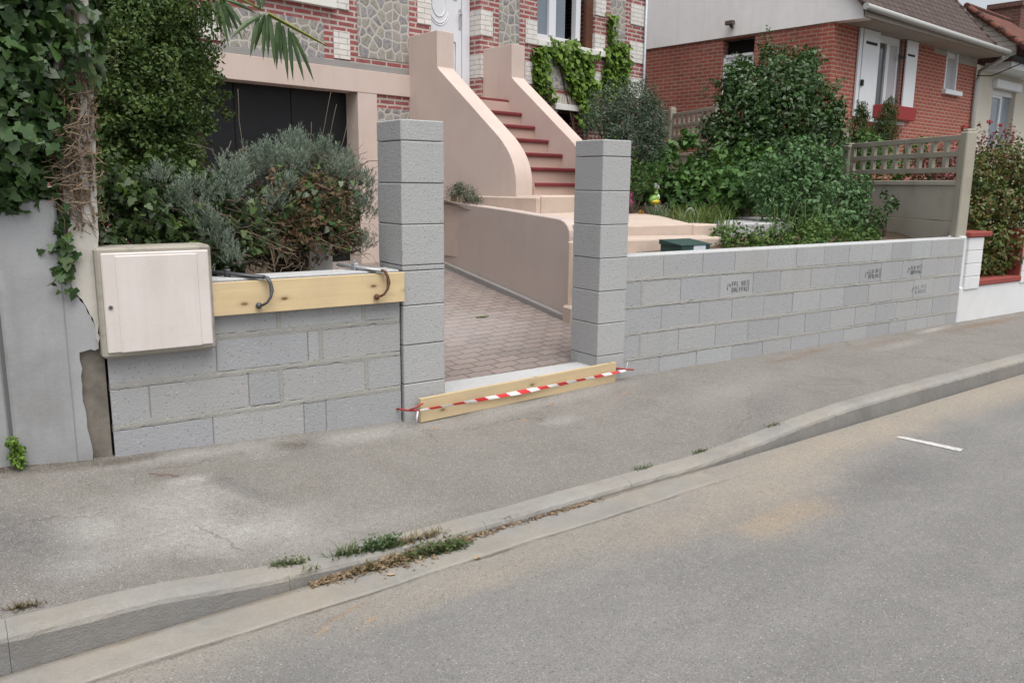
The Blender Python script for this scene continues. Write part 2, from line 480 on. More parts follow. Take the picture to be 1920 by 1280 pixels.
def branches(name, mat, parent, root, tips, r0=0.03, r1=0.006, mid=0.45, n=6):
    mb = MB(); root = np.array(root, float)
    for t in tips:
        t = np.array(t, float); m = root + (t - root) * mid; m[2] += 0.1 * np.linalg.norm(t - root); m[:2] = root[:2] + (t[:2] - root[:2]) * mid * 0.7
        pts = [tuple((1 - u) ** 2 * root + 2 * u * (1 - u) * m + u * u * t + rng.normal(size=3) * 0.008) for u in np.linspace(0, 1, 6)]
        mb.tube(pts, list(np.linspace(r0, r1, 6)), n)
    return mb.build(name, mat, parent)

# ------------------------------------------------------------------ ground heights
def lin(x, tab):
    return float(np.interp(x, [t[0] for t in tab], [t[1] for t in tab]))
ZWALL = [(-9, .33), (-4, .19), (-2.14, .123), (-1.7, .08), (-1.2, .063), (-.57, .034), (0, .008), (2, 0), (60, 0)]
ZKERB = [(-9, 0.0), (-2.3, -.012), (-1.8, -.03), (-1.55, -.06), (-1.4, -.08), (-1.12, -.093), (-.86, -.105), (-.13, -.116), (.45, -.116), (.9, -.121), (1.25, -.125), (1.5, -.118), (1.73, -.102), (2.09, -.077), (2.5, -.048), (2.8, -.033), (3.5, -.025), (6, -.03), (60, -.03)]
def yfoot(x): return -1.427 + .0436 * x
def zpav(x, y):
    yb = yfoot(x) + .13
    t = min(1, max(0, (y - yb) / (.1 - yb)))
    return lin(x, ZKERB) * (1 - t) + lin(x, ZWALL) * t
def grid_mesh(xs, yfun, zfun, ny, mb):
    L = []
    for x in xs:
        for j in range(ny + 1):
            y = yfun(x, j / ny); L.append((x, y, zfun(x, y)))
    F = [[i * (ny + 1) + j, (i + 1) * (ny + 1) + j, (i + 1) * (ny + 1) + j + 1, i * (ny + 1) + j + 1] for i in range(len(xs) - 1) for j in range(ny)]
    mb.sharefaces(L, F, True)
XS = list(np.arange(-9, -3, .5)) + list(np.arange(-3, 4, .1)) + list(np.arange(4, 12, .5)) + list(np.arange(12, 61, 4))

def grain(g, c, scale, pale, dark, ka, kb):
    """stone chips showing in worn tar: a few pale, a few dark, over fine sand"""
    vd = g.n('ShaderNodeTexVoronoi', 'Distance', None, Vector=g.pos(), Scale=scale)
    vc = g.n('ShaderNodeSeparateColor', 0, None, i0=g.n('ShaderNodeTexVoronoi', 'Color', None, Vector=g.pos(), Scale=scale))
    c = g.mix(g.math('MULTIPLY', g.map(vd, .55, .25), g.map(vc, .72, .95, 0, ka)), c, pale)
    c = g.mix(g.math('MULTIPLY', g.map(vd, .60, .30), g.map(vc, .35, .08, 0, kb)), c, dark)
    c = g.mix(.55, c, g.mix(g.noise(scale * 1.3, 4, .7), (.45, .45, .45), (1.5, 1.5, 1.5)), 'MULTIPLY')
    c = g.mix(.45, c, g.mix(g.noise(26, 7, .75), (.55, .55, .55), (1.45, 1.45, 1.45)), 'MULTIPLY')
    v2 = g.n('ShaderNodeTexVoronoi', 'Distance', None, Vector=g.pos(), Scale=scale * .36)
    c2 = g.n('ShaderNodeSeparateColor', 0, None, i0=g.n('ShaderNodeTexVoronoi', 'Color', None, Vector=g.pos(), Scale=scale * .36))
    c = g.mix(g.math('MULTIPLY', g.map(v2, .26, .14), g.map(c2, .93, .96, 0, .8)), c, tuple(x * 1.25 for x in pale))
    c = g.mix(g.math('MULTIPLY', g.map(v2, .34, .18), g.map(c2, .08, .05, 0, .8)), c, dark)
    g.bump(g.math('ADD', g.math('ADD', g.noise(scale * .9, 4), g.math('MULTIPLY', vd, -.5)), g.math('MULTIPLY', g.noise(22, 5), .8)), .8, .007)
    return c
def along(g, k0, k1):
    """signed distance (m) from the line y = k0 + k1 x"""
    p = g.pos(); x = g.n('ShaderNodeSeparateXYZ', 0, None, i0=p); y = g.n('ShaderNodeSeparateXYZ', 1, None, i0=p)
    return g.math('SUBTRACT', g.math('SUBTRACT', y, k0), g.math('MULTIPLY', x, k1))
def m_road():
    g = G('dusty asphalt')
    c = g.mix(g.noise(1.3, 7, .65), (.165, .163, .159), (.245, .240, .233))
    band = g.noise(1.0, 4, vec=g.scalev(g.pos(), .35, 2.4, 1))
    c = g.mix(g.map(band, .42, .62, 0, .45), c, (.262, .257, .248))
    c = g.mix(g.map(g.noise(.55, 5, .6), .5, .66, 0, .5), c, (.155, .153, .150))
    c = g.mix(g.map(g.noise(2.6, 6, .7), .52, .70, 0, .35), c, (.28, .268, .25))
    sand = (.395, .335, .255)
    d = along(g, -1.642, .0436)
    c = g.mix(g.math('MULTIPLY', g.map(g.math('ADD', d, g.math('MULTIPLY', g.noise(3, 6), .35)), -.16, .12), .6), c, (.33, .298, .252))
    for (x, y, rx, ry, s) in ((1.35, -1.90, .85, .20, .60), (.5, -1.93, .9, .17, .42), (1.0, -2.2, .5, .16, .5), (2.2, -1.56, 1.1, .20, .6), (4.6, -1.38, 2.2, .24, .62), (-.6, -1.85, .6, .09, .4)):
        m = g.math('MULTIPLY', g.blob(x, y, rx, ry, .05, .9, .75, 3.5), g.map(g.noise(34, 5, .7), .25, .65, .35, 1.0))
        c = g.mix(g.math('MULTIPLY', m, s), c, sand)
    c = g.mix(g.math('MULTIPLY', g.blob(1.05, -2.12, .35, .12, .1, .9, .8, 5), .35), c, (.42, .30, .17))
    c = g.mix(g.math('MULTIPLY', g.blob(2.1, -2.05, .5, .17, .1, .8, .7), .5), c, (.145, .142, .14))
    c = g.mix(g.math('MULTIPLY', g.blob(-1.32, -1.86, .05, .012, .5, .5, .9, 14), .5), c, (.42, .27, .13))
    c = g.mix(g.math('MULTIPLY', g.blob(-1.12, -1.88, .04, .014, .2, .5, .9, 14), .45), c, (.42, .27, .13))
    c = g.mix(g.math('MULTIPLY', g.blob(-1.2, -1.78, .16, .012, .35, .5, .9, 9), .5), c, (.30, .20, .12))
    lw = g.math('ADD', d, g.math('MULTIPLY', g.math('SUBTRACT', g.noise(7, 5), .5), .035))
    line = g.math('MULTIPLY', g.map(g.math('ABSOLUTE', lw), .016, .004), g.math('MULTIPLY', g.map(g.noise(2.3, 4), .42, .58, .1, .75), g.map(g.n('ShaderNodeSeparateXYZ', 0, None, i0=g.pos()), 1.5, .8)))
    c = grain(g, c, 190.0, (.44, .43, .41), (.10, .097, .092), .75, .8)
    c = g.mix(line, c, (.105, .092, .075))
    g.color(c); g.rough(.95)
    return g.m
def m_pavement():
    g = G('worn pavement asphalt')
    c = g.mix(g.noise(1.1, 7, .65), (.180, .169, .153), (.272, .257, .236))
    c = g.mix(g.map(g.noise(3.1, 6), .5, .7, 0, .5), c, (.17, .155, .138))
    pale = (.47, .46, .44)
    for (x, y, rx, ry, s) in ((-1.72, -.85, .5, .34, .34), (-1.2, -1.0, .45, .22, .25), (-1.97, -.82, .12, .16, .55), (-1.5, -.62, .22, .22, .40), (-2.03, -1.1, .14, .12, .5), (-1.45, -1.05, .35, .16, .42), (-1.42, -.40, .12, .05, .5), (-.9, -1.2, .5, .12, .22), (.95, -.40, .16, .08, .35), (6.5, .08, .35, .05, .6), (5.4, -.2, .5, .08, .3), (2.6, -.5, 1.0, .2, .15), (-.4, -.12, .7, .10, .4), (.9, -.08, 1.1, .09, .3), (-1.3, -.08, .5, .07, .4)):
        c = g.mix(g.math('MULTIPLY', g.math('MULTIPLY', g.blob(x, y, rx, ry, .1, .9, .7, 4), s * 1.25), g.map(g.noise(30, 6, .7), .28, .62, .3, 1.0)), c, pale)
    grey = (.125, .122, .122)
    for (x, y, rx, ry, s) in ((-2.25, -.75, .24, .5, .75), (-1.2, -.62, .06, .22, .5), (-1.28, -.45, .05, .08, .5), (2.3, -1.0, .8, .15, .35), (-.76, -.2, .18, .14, .4)):
        c = g.mix(g.math('MULTIPLY', g.math('MULTIPLY', g.blob(x, y, rx, ry, .5, .9, .7, 4), s * 1.25), g.map(g.noise(30, 6, .7), .28, .62, .3, 1.0)), c, grey)
    soil = (.085, .068, .05)
    for (x, y, rx, ry, s) in ((-2.14, .02, .20, .09, 1.1), (-1.88, .03, .17, .07, .8), (-1.64, -.04, .16, .06, .55), (-.76, -.14, .15, .08, .6), (-.18, -1.38, .11, .04, .9), (-2.0, -.08, .3, .05, .5)):
        c = g.mix(g.math('MULTIPLY', g.math('MULTIPLY', g.blob(x, y, rx, ry, .1, .7, .9, 9), s * 1.25), g.map(g.noise(30, 6, .7), .28, .62, .3, 1.0)), c, soil)
    rust = (.20, .115, .07)
    for (x, y, rx, ry, s) in ((3.75, -.06, .32, .05, .6), (4.3, .03, .3, .05, .6), (7.4, -.02, .9, .08, .65), (5.3, -.05, .5, .06, .3)):
        c = g.mix(g.math('MULTIPLY', g.math('MULTIPLY', g.blob(x, y, rx, ry, .03, .8, .8, 6), s * 1.25), g.map(g.noise(30, 6, .7), .28, .62, .3, 1.0)), c, rust)
    for (x, y) in ((.12, -.17), (.72, -.3), (1.1, -.1), (1.75, -.15)):
        c = g.mix(g.math('MULTIPLY', g.blob(x, y, .05, .012, .4, .5, .6, 14), .45), c, (.5, .20, .10))
    ck = g.n('ShaderNodeTexVoronoi', 'Distance', {'voronoi_dimensions': '2D', 'feature': 'DISTANCE_TO_EDGE'}, Vector=g.n('ShaderNodeVectorMath', 0, {'operation': 'MULTIPLY_ADD'}, i0=g.noise(3, 5, col=True), i1=(.5, .5, 0), i2=g.pos()), Scale=.75)
    c = g.mix(g.math('MULTIPLY', g.map(ck, .008, .0), g.map(g.noise(1.7, 3), .50, .58, 0, .6)), c, (.09, .08, .07))
    c = grain(g, c, 210.0, (.50, .485, .46), (.10, .092, .083), .75, .8)
    g.color(c); g.rough(.95)
    return g.m
def m_kerb(name, base, dirt, sand=0.0, sandx=None):
    g = G(name)
    c = g.mix(g.noise(3.0, 7, .65), tuple(x * .78 for x in base), tuple(x * 1.12 for x in base))
    c = g.mix(g.map(g.noise(2.4, 6), .46, .66, 0, .55), c, dirt)
    if sand:
        f = g.map(g.noise(2.0, 6, .65), .40, .62, 0, sand)
        if sandx:
            xx = g.n('ShaderNodeSeparateXYZ', 0, None, i0=g.pos())
            f = g.math('MAXIMUM', f, g.math('MULTIPLY', g.map(xx, sandx[0], sandx[1]), g.map(g.noise(6, 6, .7), .2, .55, .35, .9)))
        c = g.mix(f, c, (.38, .325, .25))
    if sandx:
        d = g.math('ADD', along(g, -1.427, .0436), g.math('MULTIPLY', g.math('SUBTRACT', g.noise(8, 5), .5), .05))
        c = g.mix(g.map(d, -.035, -.008, 0, .75), c, (.16, .135, .105))
    c = g.mix(.5, c, g.mix(g.noise(190, 4, .7), (.5, .5, .5), (1.42, 1.42, 1.42)), 'MULTIPLY')
    c = g.mix(.3, c, g.mix(g.noise(24, 6, .7), (.62, .62, .62), (1.35, 1.35, 1.35)), 'MULTIPLY')
    g.color(c); g.rough(.95); g.bump(g.math('ADD', g.noise(140, 4), g.math('MULTIPLY', g.noise(18, 5), 1.4)), .7, .007)
    return g.m

M_road = m_road(); M_pav = m_pavement()
M_kerb = m_kerb('kerb concrete', (.285, .28, .265), (.215, .205, .188), .3)
M_gutter = m_kerb('gutter concrete', (.285, .277, .258), (.22, .21, .19), .4, (.9, 2.4))
M_soil = solid('garden soil', (.085, .062, .042), .95, .5, 9, bump=.6, bsc=30)

mb = MB(); mb.face([(-400, -400, -.30), (400, -400, -.30), (400, 400, -.30), (-400, 400, -.30)]); structure(mb, 'ground', solid('earth', (.12, .11, .085), .95, .3, .6))
mb = MB(); grid_mesh(XS, lambda x, t: yfoot(x) - .02 - (.195 * min(1, t * 24 / 4) if t * 24 <= 4 else .195 + ((t * 24 - 4) / 20) ** 1.6 * 9), lambda x, y: -.152 + .014 * min(3, (yfoot(x) - .215 - y)), 24, mb); structure(mb, 'road', M_road)
mb = MB(); grid_mesh(XS, lambda x, t: yfoot(x) + .128 + t * (.30 - yfoot(x) - .128), lambda x, y: zpav(x, y) + .004 * math.sin(7 * x + 3 * y) * math.sin(5 * y - 2 * x), 16, mb); structure(mb, 'pavement', M_pav)
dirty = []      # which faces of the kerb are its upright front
# kerb: one stone a metre, its top dropped in front of the gateway
mb = MB()
edges = [-9, -7, -5, -4] + list(np.arange(-3.3, 9, 1.0)) + list(range(9, 61, 4))
for a, b in zip(edges[:-1], edges[1:]):
    n = max(2, int((b - a) / .05)); L = []
    xs = np.linspace(a + .0007, b - .0007, n)
    prof = lambda x: [(yfoot(x), -.22), (yfoot(x) + .012, lin(x, ZKERB) - .028), (yfoot(x) + .018, lin(x, ZKERB) - .012), (yfoot(x) + .034, lin(x, ZKERB) - .002), (yfoot(x) + .06, lin(x, ZKERB) + .003), (yfoot(x) + .134, lin(x, ZKERB) + .004), (yfoot(x) + .134, -.22)]
    for x in xs: L += [(x, y + .002 * math.sin(9 * x) + (rng.normal() * .0012 if q else 0), z + (rng.normal() * .0010 if 0 < q < 5 else 0)) for q, (y, z) in enumerate(prof(x))]
    F = [[i * 7 + j, (i + 1) * 7 + j, (i + 1) * 7 + j + 1, i * 7 + j + 1] for i in range(n - 1) for j in range(6)]
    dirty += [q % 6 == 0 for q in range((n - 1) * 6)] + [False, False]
    F += [[j for j in range(7)], [(n - 1) * 7 + 6 - j for j in range(7)]]
    mb.sharefaces(L, F, False)
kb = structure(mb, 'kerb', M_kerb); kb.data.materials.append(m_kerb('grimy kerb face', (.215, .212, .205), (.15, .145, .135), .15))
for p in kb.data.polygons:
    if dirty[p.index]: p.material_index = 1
mb = MB()
gut = [-9, -6, -4.2, -2.9, -1.95, -.95, .04, .70, 1.7, 2.7, 3.7, 4.7, 6, 9, 14, 20, 30, 45, 60]
for a, b in zip(gut[:-1], gut[1:]):
    n = max(2, int((b - a) / .15)); L = []
    for x in np.linspace(a, b - .0002, n):
        w = .208 + .006 * math.sin(4.1 * x) + .004 * math.sin(11 * x)
        k = -.022 * min(1, max(0, (x - 1.0) / .7))      # sinks under the washed-in grit
        L += [(x, yfoot(x) - w, -.30), (x, yfoot(x) - w, -.150 + k), (x, yfoot(x) - w + .012, -.1445 + k), (x, yfoot(x) - .05, -.1475 + k), (x, yfoot(x) - .0005, -.150 + k)]
    mb.sharefaces(L, [[i * 5 + j, (i + 1) * 5 + j, (i + 1) * 5 + j + 1, i * 5 + j + 1] for i in range(n - 1) for j in range(4)])
structure(mb, 'gutter', M_gutter)
mb = MB()
def zroad(x, y): return -.152 + .014 * min(3, (yfoot(x) - .215 - y))
ed = []
for (x0, y0), (x1, y1) in zip([(2.85, -1.668), (2.905, -1.674), (2.966, -2.06), (2.892, -2.078)], [(2.905, -1.674), (2.966, -2.06), (2.892, -2.078), (2.85, -1.668)]):
    for t in np.linspace(0, 1, 9)[:-1]: ed.append((x0 + (x1 - x0) * t + rng.normal() * .0025, y0 + (y1 - y0) * t + rng.normal() * .0025))
ed = [(x, y, zroad(x, y) + .004) for x, y in ed]
mb.face(ed); structure(mb, 'road_marking', m_render('worn white road paint', (.56, .55, .525), (.24, .235, .225), 34, .9, .4))

# driveway behind the gate opening, sloping up to the garage
def zdrive(y): return .10 + .085 * (y - .4)
def m_pavers():
    g = G('interlocking pavers'); uv = g.uv()
    sx = g.n('ShaderNodeSeparateXYZ', 0, None, i0=uv); sy = g.n('ShaderNodeSeparateXYZ', 1, None, i0=uv)
    # the blocks are zig-zag sided: bend the rows
    bend = g.math('MULTIPLY', g.math('PINGPONG', sx, .055), .24)
    v = g.n('ShaderNodeCombineXYZ', 0, None, i0=sx, i1=g.math('ADD', sy, bend), i2=0.0)
    v = g.n('ShaderNodeVectorMath', 0, {'operation': 'MULTIPLY_ADD'}, i0=g.noise(12, 2, col=True), i1=(.012, .012, 0), i2=v)
    bt = g.t.nodes.new('ShaderNodeTexBrick'); g.put(bt.inputs['Vector'], v)
    for k, val in (('Scale', 1.0), ('Brick Width', .225), ('Row Height', .1125), ('Mortar Size', .007), ('Mortar Smooth', .3)): bt.inputs[k].default_value = val
    g.put(bt.inputs['Color1'], (.27, .222, .205)); g.put(bt.inputs['Color2'], (.22, .187, .175)); g.put(bt.inputs['Mortar'], (.125, .108, .097))
    c = g.mix(.4, bt.outputs[0], g.mix(g.noise(20, 6, .7), (.6, .6, .6), (1.35, 1.35, 1.35)), 'MULTIPLY')
    c = g.mix(g.math('MULTIPLY', g.blob(1.2, 1.9, .9, .75, .3, .9, .7, 2.6), .5), c, (.42, .39, .385))
    c = g.mix(g.map(g.noise(3.5, 6), .55, .72, 0, .35), c, (.33, .29, .275))
    c = g.mix(g.math('MULTIPLY', g.map(bt.outputs[1], .3, .8), g.map(g.noise(2.2, 4), .55, .66, 0, .8)), c, (.10, .12, .045))
    g.color(c); g.rough(.9); g.bump(g.math('ADD', g.math('MULTIPLY', bt.outputs[1], -1.0), g.math('MULTIPLY', g.noise(90, 3), .25)), .7, .01)
    return g.m
mb = MB(Fr(0, .40, 0, 4.0))
L = []; nx, ny = 12, 20
fr4 = mb.fr
pts = []
for i in range(nx + 1):
    for j in range(ny + 1):
        x, y = .0 + 3.4 * i / nx, -.08 + 5.4 * j / ny
        wx, wy, _ = fr4(x, y, 0); pts.append((x, y, zdrive(wy) + .004 * math.sin(5 * x) * math.sin(4 * y)))
mb.sharefaces(pts, [[i * (ny + 1) + j, (i + 1) * (ny + 1) + j, (i + 1) * (ny + 1) + j + 1, i * (ny + 1) + j + 1] for i in range(nx) for j in range(ny)], True)
structure(mb, 'driveway', m_pavers())

# ------------------------------------------------------------------ block walls and gate pillars
M_block = m_block('grey concrete block', (.345, .353, .362))
M_pblock = m_block('pale pillar block', (.39, .395, .393))
M_mortar = m_block('wet grey mortar', (.325, .32, .298), False)
M_fill = m_block('fresh concrete fill', (.47, .48, .485), False)
def jag(mb, x0, x1, y, z, h, seed):
    """a smeared mortar bed: ragged upper and lower edges, slightly proud of the joint"""
    n = max(3, int((x1 - x0) / .035)); rs = np.random.default_rng(seed); L = []
    lo = z - h / 2 + rs.normal(size=n + 1) * .0035; hi = z + h / 2 + rs.normal(size=n + 1) * .004
    lo += .004 * np.sin(np.linspace(0, 9 + seed % 5, n + 1)); hi += .005 * np.sin(np.linspace(0, 7 + seed % 7, n + 1))
    for i in range(n + 1):
        x = x0 + (x1 - x0) * i / n
        L += [(x, y + .006, lo[i] - .004), (x, y, lo[i]), (x, y - .0015, z), (x, y, hi[i]), (x, y + .006, hi[i] + .004)]
    mb.sharefaces(L, [[i * 5 + j, (i + 1) * 5 + j, (i + 1) * 5 + j + 1, i * 5 + j + 1] for i in range(n) for j in range(4)])
def block_wall(name, label, x0, x1, y0, thick, zb, zt, beds, rows, wide, bedh, fill_label):
    root = thing(name, (x0, y0, zb), label, 'wall')
    mo = MB(); bl = MB()
    mo.box(x0, x1, y0 + .006, y0 + thick, zb - .2, zt - .012)
    zz = [zb - .12] + beds[::-1] + [zt]
    for r in range(len(zz) - 1):
        lo, hi = zz[r] + (bedh / 2 if r else 0), zz[r + 1] - (bedh / 2 if r < len(zz) - 2 else 0)
        cuts = [x0] + rows[r] + [x1]
        for a, b in zip(cuts[:-1], cuts[1:]):
            ga = .011 if a in wide else .0022; gb = .011 if b in wide else .0022
            if a == x0: ga = 0
            if b == x1: gb = 0
            bl.box(a + ga, b - gb, y0 + random.uniform(-.0015, .0015), y0 + .05, lo, hi, .003)
    k = int(abs(x0) * 100)
    for z in beds: jag(mo, x0 + .004, x1 - .004, y0 - .0012, z, bedh * .95, k + int(z * 100))
    for r in range(len(zz) - 1):
        for x in rows[r]:
            if x in wide:
                mo.box(x - .013, x + .013, y0 - .0018, y0 + .01, zz[r] + .004, zz[r + 1] - .004, .003)
    bl.build('blocks', M_block, root); mo.build('mortar', M_mortar, root)
    f = MB(); f.box(x0 + .001, x1 - .001, y0 + .002, y0 + thick - .002, zt - .011, zt + .006, .004)
    f.build('concrete_fill', M_fill, root)
    return root
wl = block_wall('block_wall', 'low grey concrete block wall under the white meter box, board clamped along its top', -1.70, -.012, .025, .20, .0, .975, [.88, .662, .449, .226],
                [[-1.19, -.66, -.52], [-1.51, -.98, -.79, -.25], [-1.15, -.62, -.54], [-.79, -.26], [-1.15, -.62]], {-.79, -.25, -.54, -.26}, .034, '')
wr = block_wall('block_wall', 'long grey concrete block wall running from the right pillar to the white wall', 2.043, 7.16, .188, .20, -.02, .963, [.773, .558, .342, .134],
                [[2.45, 2.89, 3.34, 3.76, 4.17, 4.6, 5.0, 5.4, 5.8, 6.12, 6.55, 6.95], [2.22, 2.66, 3.11, 3.54, 3.97, 4.36, 4.76, 5.17, 5.53, 5.9, 6.3, 6.62, 6.99],
                 [2.45, 2.9, 3.31, 3.74, 4.15, 4.57, 4.95, 5.37, 5.78, 6.2, 6.6, 6.95], [2.22, 2.66, 3.13, 3.57, 3.95, 4.4, 4.79, 5.19, 5.56, 5.95, 6.31, 6.65, 7.01],
                 [2.45, 2.91, 3.31, 3.75, 4.16, 4.58, 4.98, 5.37, 5.72, 6.09, 6.48, 6.85]], {2.22, 3.13, 6.12, 6.95}, .024, '')
# ink stamps left by the block maker: two lines of smudged characters and a double bracket
M_ink = solid('faded stamp ink', (.16, .163, .165), .9, .25, 40)
M_ink2 = solid('very faded stamp ink', (.215, .22, .222), .9, .2, 40)
def stamp(x, z, w, m, seed):
    rs = random.Random(seed); mb = MB(); y = .1845; h = w * .30
    def bar(a, b, c, d): mb.box(x + a, x + b, y, y + .006, z + c, z + d)
    for row, (zc, n, x0) in enumerate(((h * .28, 5, -.30), (-h * .36, 6, -.30))):
        cw = w * .72 / 7
        for k in range(n):
            cx = x0 * w + k * cw * 1.15 + (w * .10 if row == 0 and k > 2 else 0); ch = h * .46; t = .0042
            kind = rs.randrange(4)
            bar(cx, cx + t, zc - ch / 2, zc + ch / 2)
            if kind in (0, 1): bar(cx, cx + cw * .7, zc + ch / 2 - t, zc + ch / 2)
            if kind in (0, 2): bar(cx, cx + cw * .7, zc - ch / 2, zc - ch / 2 + t)
            if kind in (1, 3): bar(cx, cx + cw * .6, zc - t / 2, zc + t / 2)
            if kind in (0, 3): bar(cx + cw * .7 - t, cx + cw * .7, zc - ch / 2, zc + ch / 2)
    for q in (0, 1):
        mb.tube([(x + w * (.40 + .08 * q) + w * .045 * math.cos(a), y + .003, z + h * .75 * math.sin(a)) for a in np.linspace(-1.0, 1.0, 9)], .0035, 5)
    mb.tube([(x - w * .44 + .02 * math.cos(a), y + .003, z - .01 + .035 * math.sin(a)) for a in np.linspace(.3, 3.6, 8)], .004, 5)
    mb.build('stamp', m, wr)
stamp(3.37, .655, .27, M_ink, 3); stamp(5.42, .66, .26, M_ink2, 5); stamp(6.19, .66, .26, M_ink, 8); stamp(6.31, .445, .26, M_ink2, 9)

def pillar(loc, w, d, joints, top, bottom, label, band=None):
    x, y = loc; root = thing('gate_pillar', (x, y, bottom), label, 'pillar', 'gate pillars of stacked concrete blocks')
    zs = [bottom] + joints[::-1]
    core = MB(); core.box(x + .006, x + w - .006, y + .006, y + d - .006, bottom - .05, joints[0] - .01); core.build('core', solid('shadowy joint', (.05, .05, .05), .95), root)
    k = 0
    for a, b in zip(zs[:-1], zs[1:]):
        dx, dy = (random.uniform(-.002, .002), random.uniform(-.002, .002)) if k else (0, 0)
        m = MB(); m.box(x + dx, x + w + dx, y + dy, y + d + dy, a + .0018, b - .0018, .005)
        thin = b - a < .06
        m.build('levelling_band' if thin else 'block', M_pblock, root); k += 1
    m = MB(); m.box(x, x + w, y, y + d, joints[0] + .0018, top, .006); m.build('cap', M_pblock, root)
    return root
h = .253
pillar((0, 0), .3005, .3347, [1.765, 1.765 - h, 1.765 - 2 * h, 1.765 - 3 * h, 1.765 - 3 * h - .034, 1.765 - 4 * h, 1.765 - 5 * h, 1.765 - 6 * h], 1.8906, -.01,
       'concrete block gate pillar left of the opening, beside the wall with clamps')
z1 = 1.765 - .0437
pillar((1.7614, .1745), .2813, .3318, [z1 - h * k for k in range(7)], z1 + .1229, -.03, 'concrete block gate pillar right of the opening, joined to the long wall')
# concrete threshold and the formwork board that holds it
t = thing('threshold_slab', (.30, .05, 0), 'pale fresh concrete threshold cast between the two gate pillars', 'threshold')
mb = MB(); mb.prism([(.3015, .09), (1.765, .19), (1.765, .42), (.3015, .385)], -.05, .118, 'sd'); mb.build('slab', M_fill, t)
M_board = m_wood('new yellow pine', (.60, .45, .25), (.68, .55, .345))
fb = Fr(.08, -.035, -.002, 5.45)
mb = MB(fb); mb.box(0, 1.83, -.027, .0, 0, .158, .002)
o = mb.build('formwork_board', m_wood('grey-yellow pine', (.52, .40, .235), (.60, .48, .30)), None, (.08, -.035, 0)); tag(o, 'pale wooden board set on edge across the gate opening, tape in front', 'board')
mb = MB(Fr(-1.17, -.006, .788)); mb.box(0, 1.165, -.027, 0, 0, .182, .002)
o = mb.build('formwork_board', M_board, None, (-1.17, -.006, .788)); tag(o, 'knotty yellow board clamped along the top of the left block wall', 'board')

# mason's clamps
def clamp(x, label, m1, m2, tilt, z=.984):
    root = thing('mason_clamp', (x, .1, z), label, 'clamp', 'mason clamps holding the board on the left wall')
    b = MB(); dx = tilt
    b.tube([(x + dx * .0, -.045, z + .006), (x - dx * .5, .10, z + .014), (x - dx, .26, z + .024)], .023, 4, flat=.5); b.build('bar', m1, root)
    b = MB(); b.tube([(x, -.040, z + .008), (x + .013, -.060, z + .002), (x + .026, -.072, z - .03), (x + .030, -.075, z - .07), (x + .022, -.075, z - .105), (x + .002, -.070, z - .135), (x - .022, -.062, z - .15)], [.013, .015, .015, .014, .013, .012, .013], 8, flat=.6); b.build('hook', m2, root)
    b = MB(); b.blob((x - .038, -.050, z - .152), .019, 10, 6); b.build('pad', m2, root)
    b = MB(); b.box(x - dx * .62 - .014, x - dx * .62 + .014, .115, .165, z - .005, z + .042, .004); b.tube([(x - dx * .62, .14, z + .05), (x - dx * .62, .14, z + .056)], .009, 8); b.build('sliding_jaw', m1, root)
    return root
M_steel = solid('dark tool steel', (.10, .105, .115), .5, .35, 18, .6, .4)
M_rust = solid('rusty iron', (.13, .065, .042), .85, .4, 20, .2)
M_galv = solid('worn bright steel', (.42, .43, .45), .45, .3, 15, .5, .4)
clamp(-.885, 'dark grey steel mason clamp hooked over the board, nearer the meter box', M_steel, M_steel, .24)
clamp(-.165, 'rust brown mason clamp with bright bar, hooked over the board beside the pillar', M_galv, M_rust, .15)

# barrier tape and the pins that hold it
def m_tape():
    g = G('red and white plastic tape'); uv = g.uv()
    sx = g.n('ShaderNodeSeparateXYZ', 0, None, i0=uv); sy = g.n('ShaderNodeSeparateXYZ', 1, None, i0=uv)
    u = g.math('ADD', sx, g.math('MULTIPLY', sy, 1.6))
    k = g.math('GREATER_THAN', g.math('FRACT', g.math('MULTIPLY', u, 5.2)), .5)
    g.color(g.mix(k, (.78, .76, .76), (.62, .035, .04))); g.rough(.4); g.b.inputs['Specular IOR Level'].default_value = .5
    return g.m
M_tape = m_tape()
mb = MB(); n = 40; L = []; UV = []
p0 = Vector((.045, -.085, .088)); p1 = Vector((2.0, .098, .083))
for i in range(n + 1):
    t = i / n; p = p0.lerp(p1, t); p.z -= .010 * math.sin(math.pi * t)
    hw = .0125 * (1 - .55 * abs(2 * t - 1) ** 4) * (1 + .12 * math.sin(31 * t)); tw = .007 * math.sin(11 * t)
    L += [(p.x, p.y - tw, p.z + hw), (p.x, p.y - .004, p.z), (p.x, p.y + tw, p.z - hw)]
    UV += [(t * 2, hw), (t * 2, 0), (t * 2, -hw)]
base = len(mb.v); mb.v += L
for i in range(n):
    for j in range(2):
        q = [i * 3 + j, (i + 1) * 3 + j, (i + 1) * 3 + j + 1, i * 3 + j + 1]; mb.f.append([base + k for k in q]); mb.uv.append([UV[k] for k in q]); mb.sm.append(True)
tape = mb.build('barrier_tape', M_tape, None, (0, -.085, .088)); tag(tape, 'red and white striped barrier tape stretched across the low formwork board', 'tape')
M_whitepl = solid('white plastic strip', (.74, .74, .76), .45, .08, 30)
mb = MB(); mb.tube([(.045, -.090, .088), (.036, -.097, .055), (.030, -.10, .02)], [.006, .008, .009], 4, flat=.25); mb.build('loose_end', M_whitepl, tape)
mb = MB(); mb.tube([(1.985, .096, .085), (1.998, .092, .11), (2.004, .090, .15)], [.006, .006, .004], 4, flat=.25); mb.build('loose_end', M_whitepl, tape)
M_red = solid('red painted iron', (.36, .055, .05), .6, .3, 30)
t = thing('steel_pin', (.0, -.05, .1), 'red iron pin with bent wire at the left end of the barrier tape', 'pin', 'red pins holding the barrier tape')
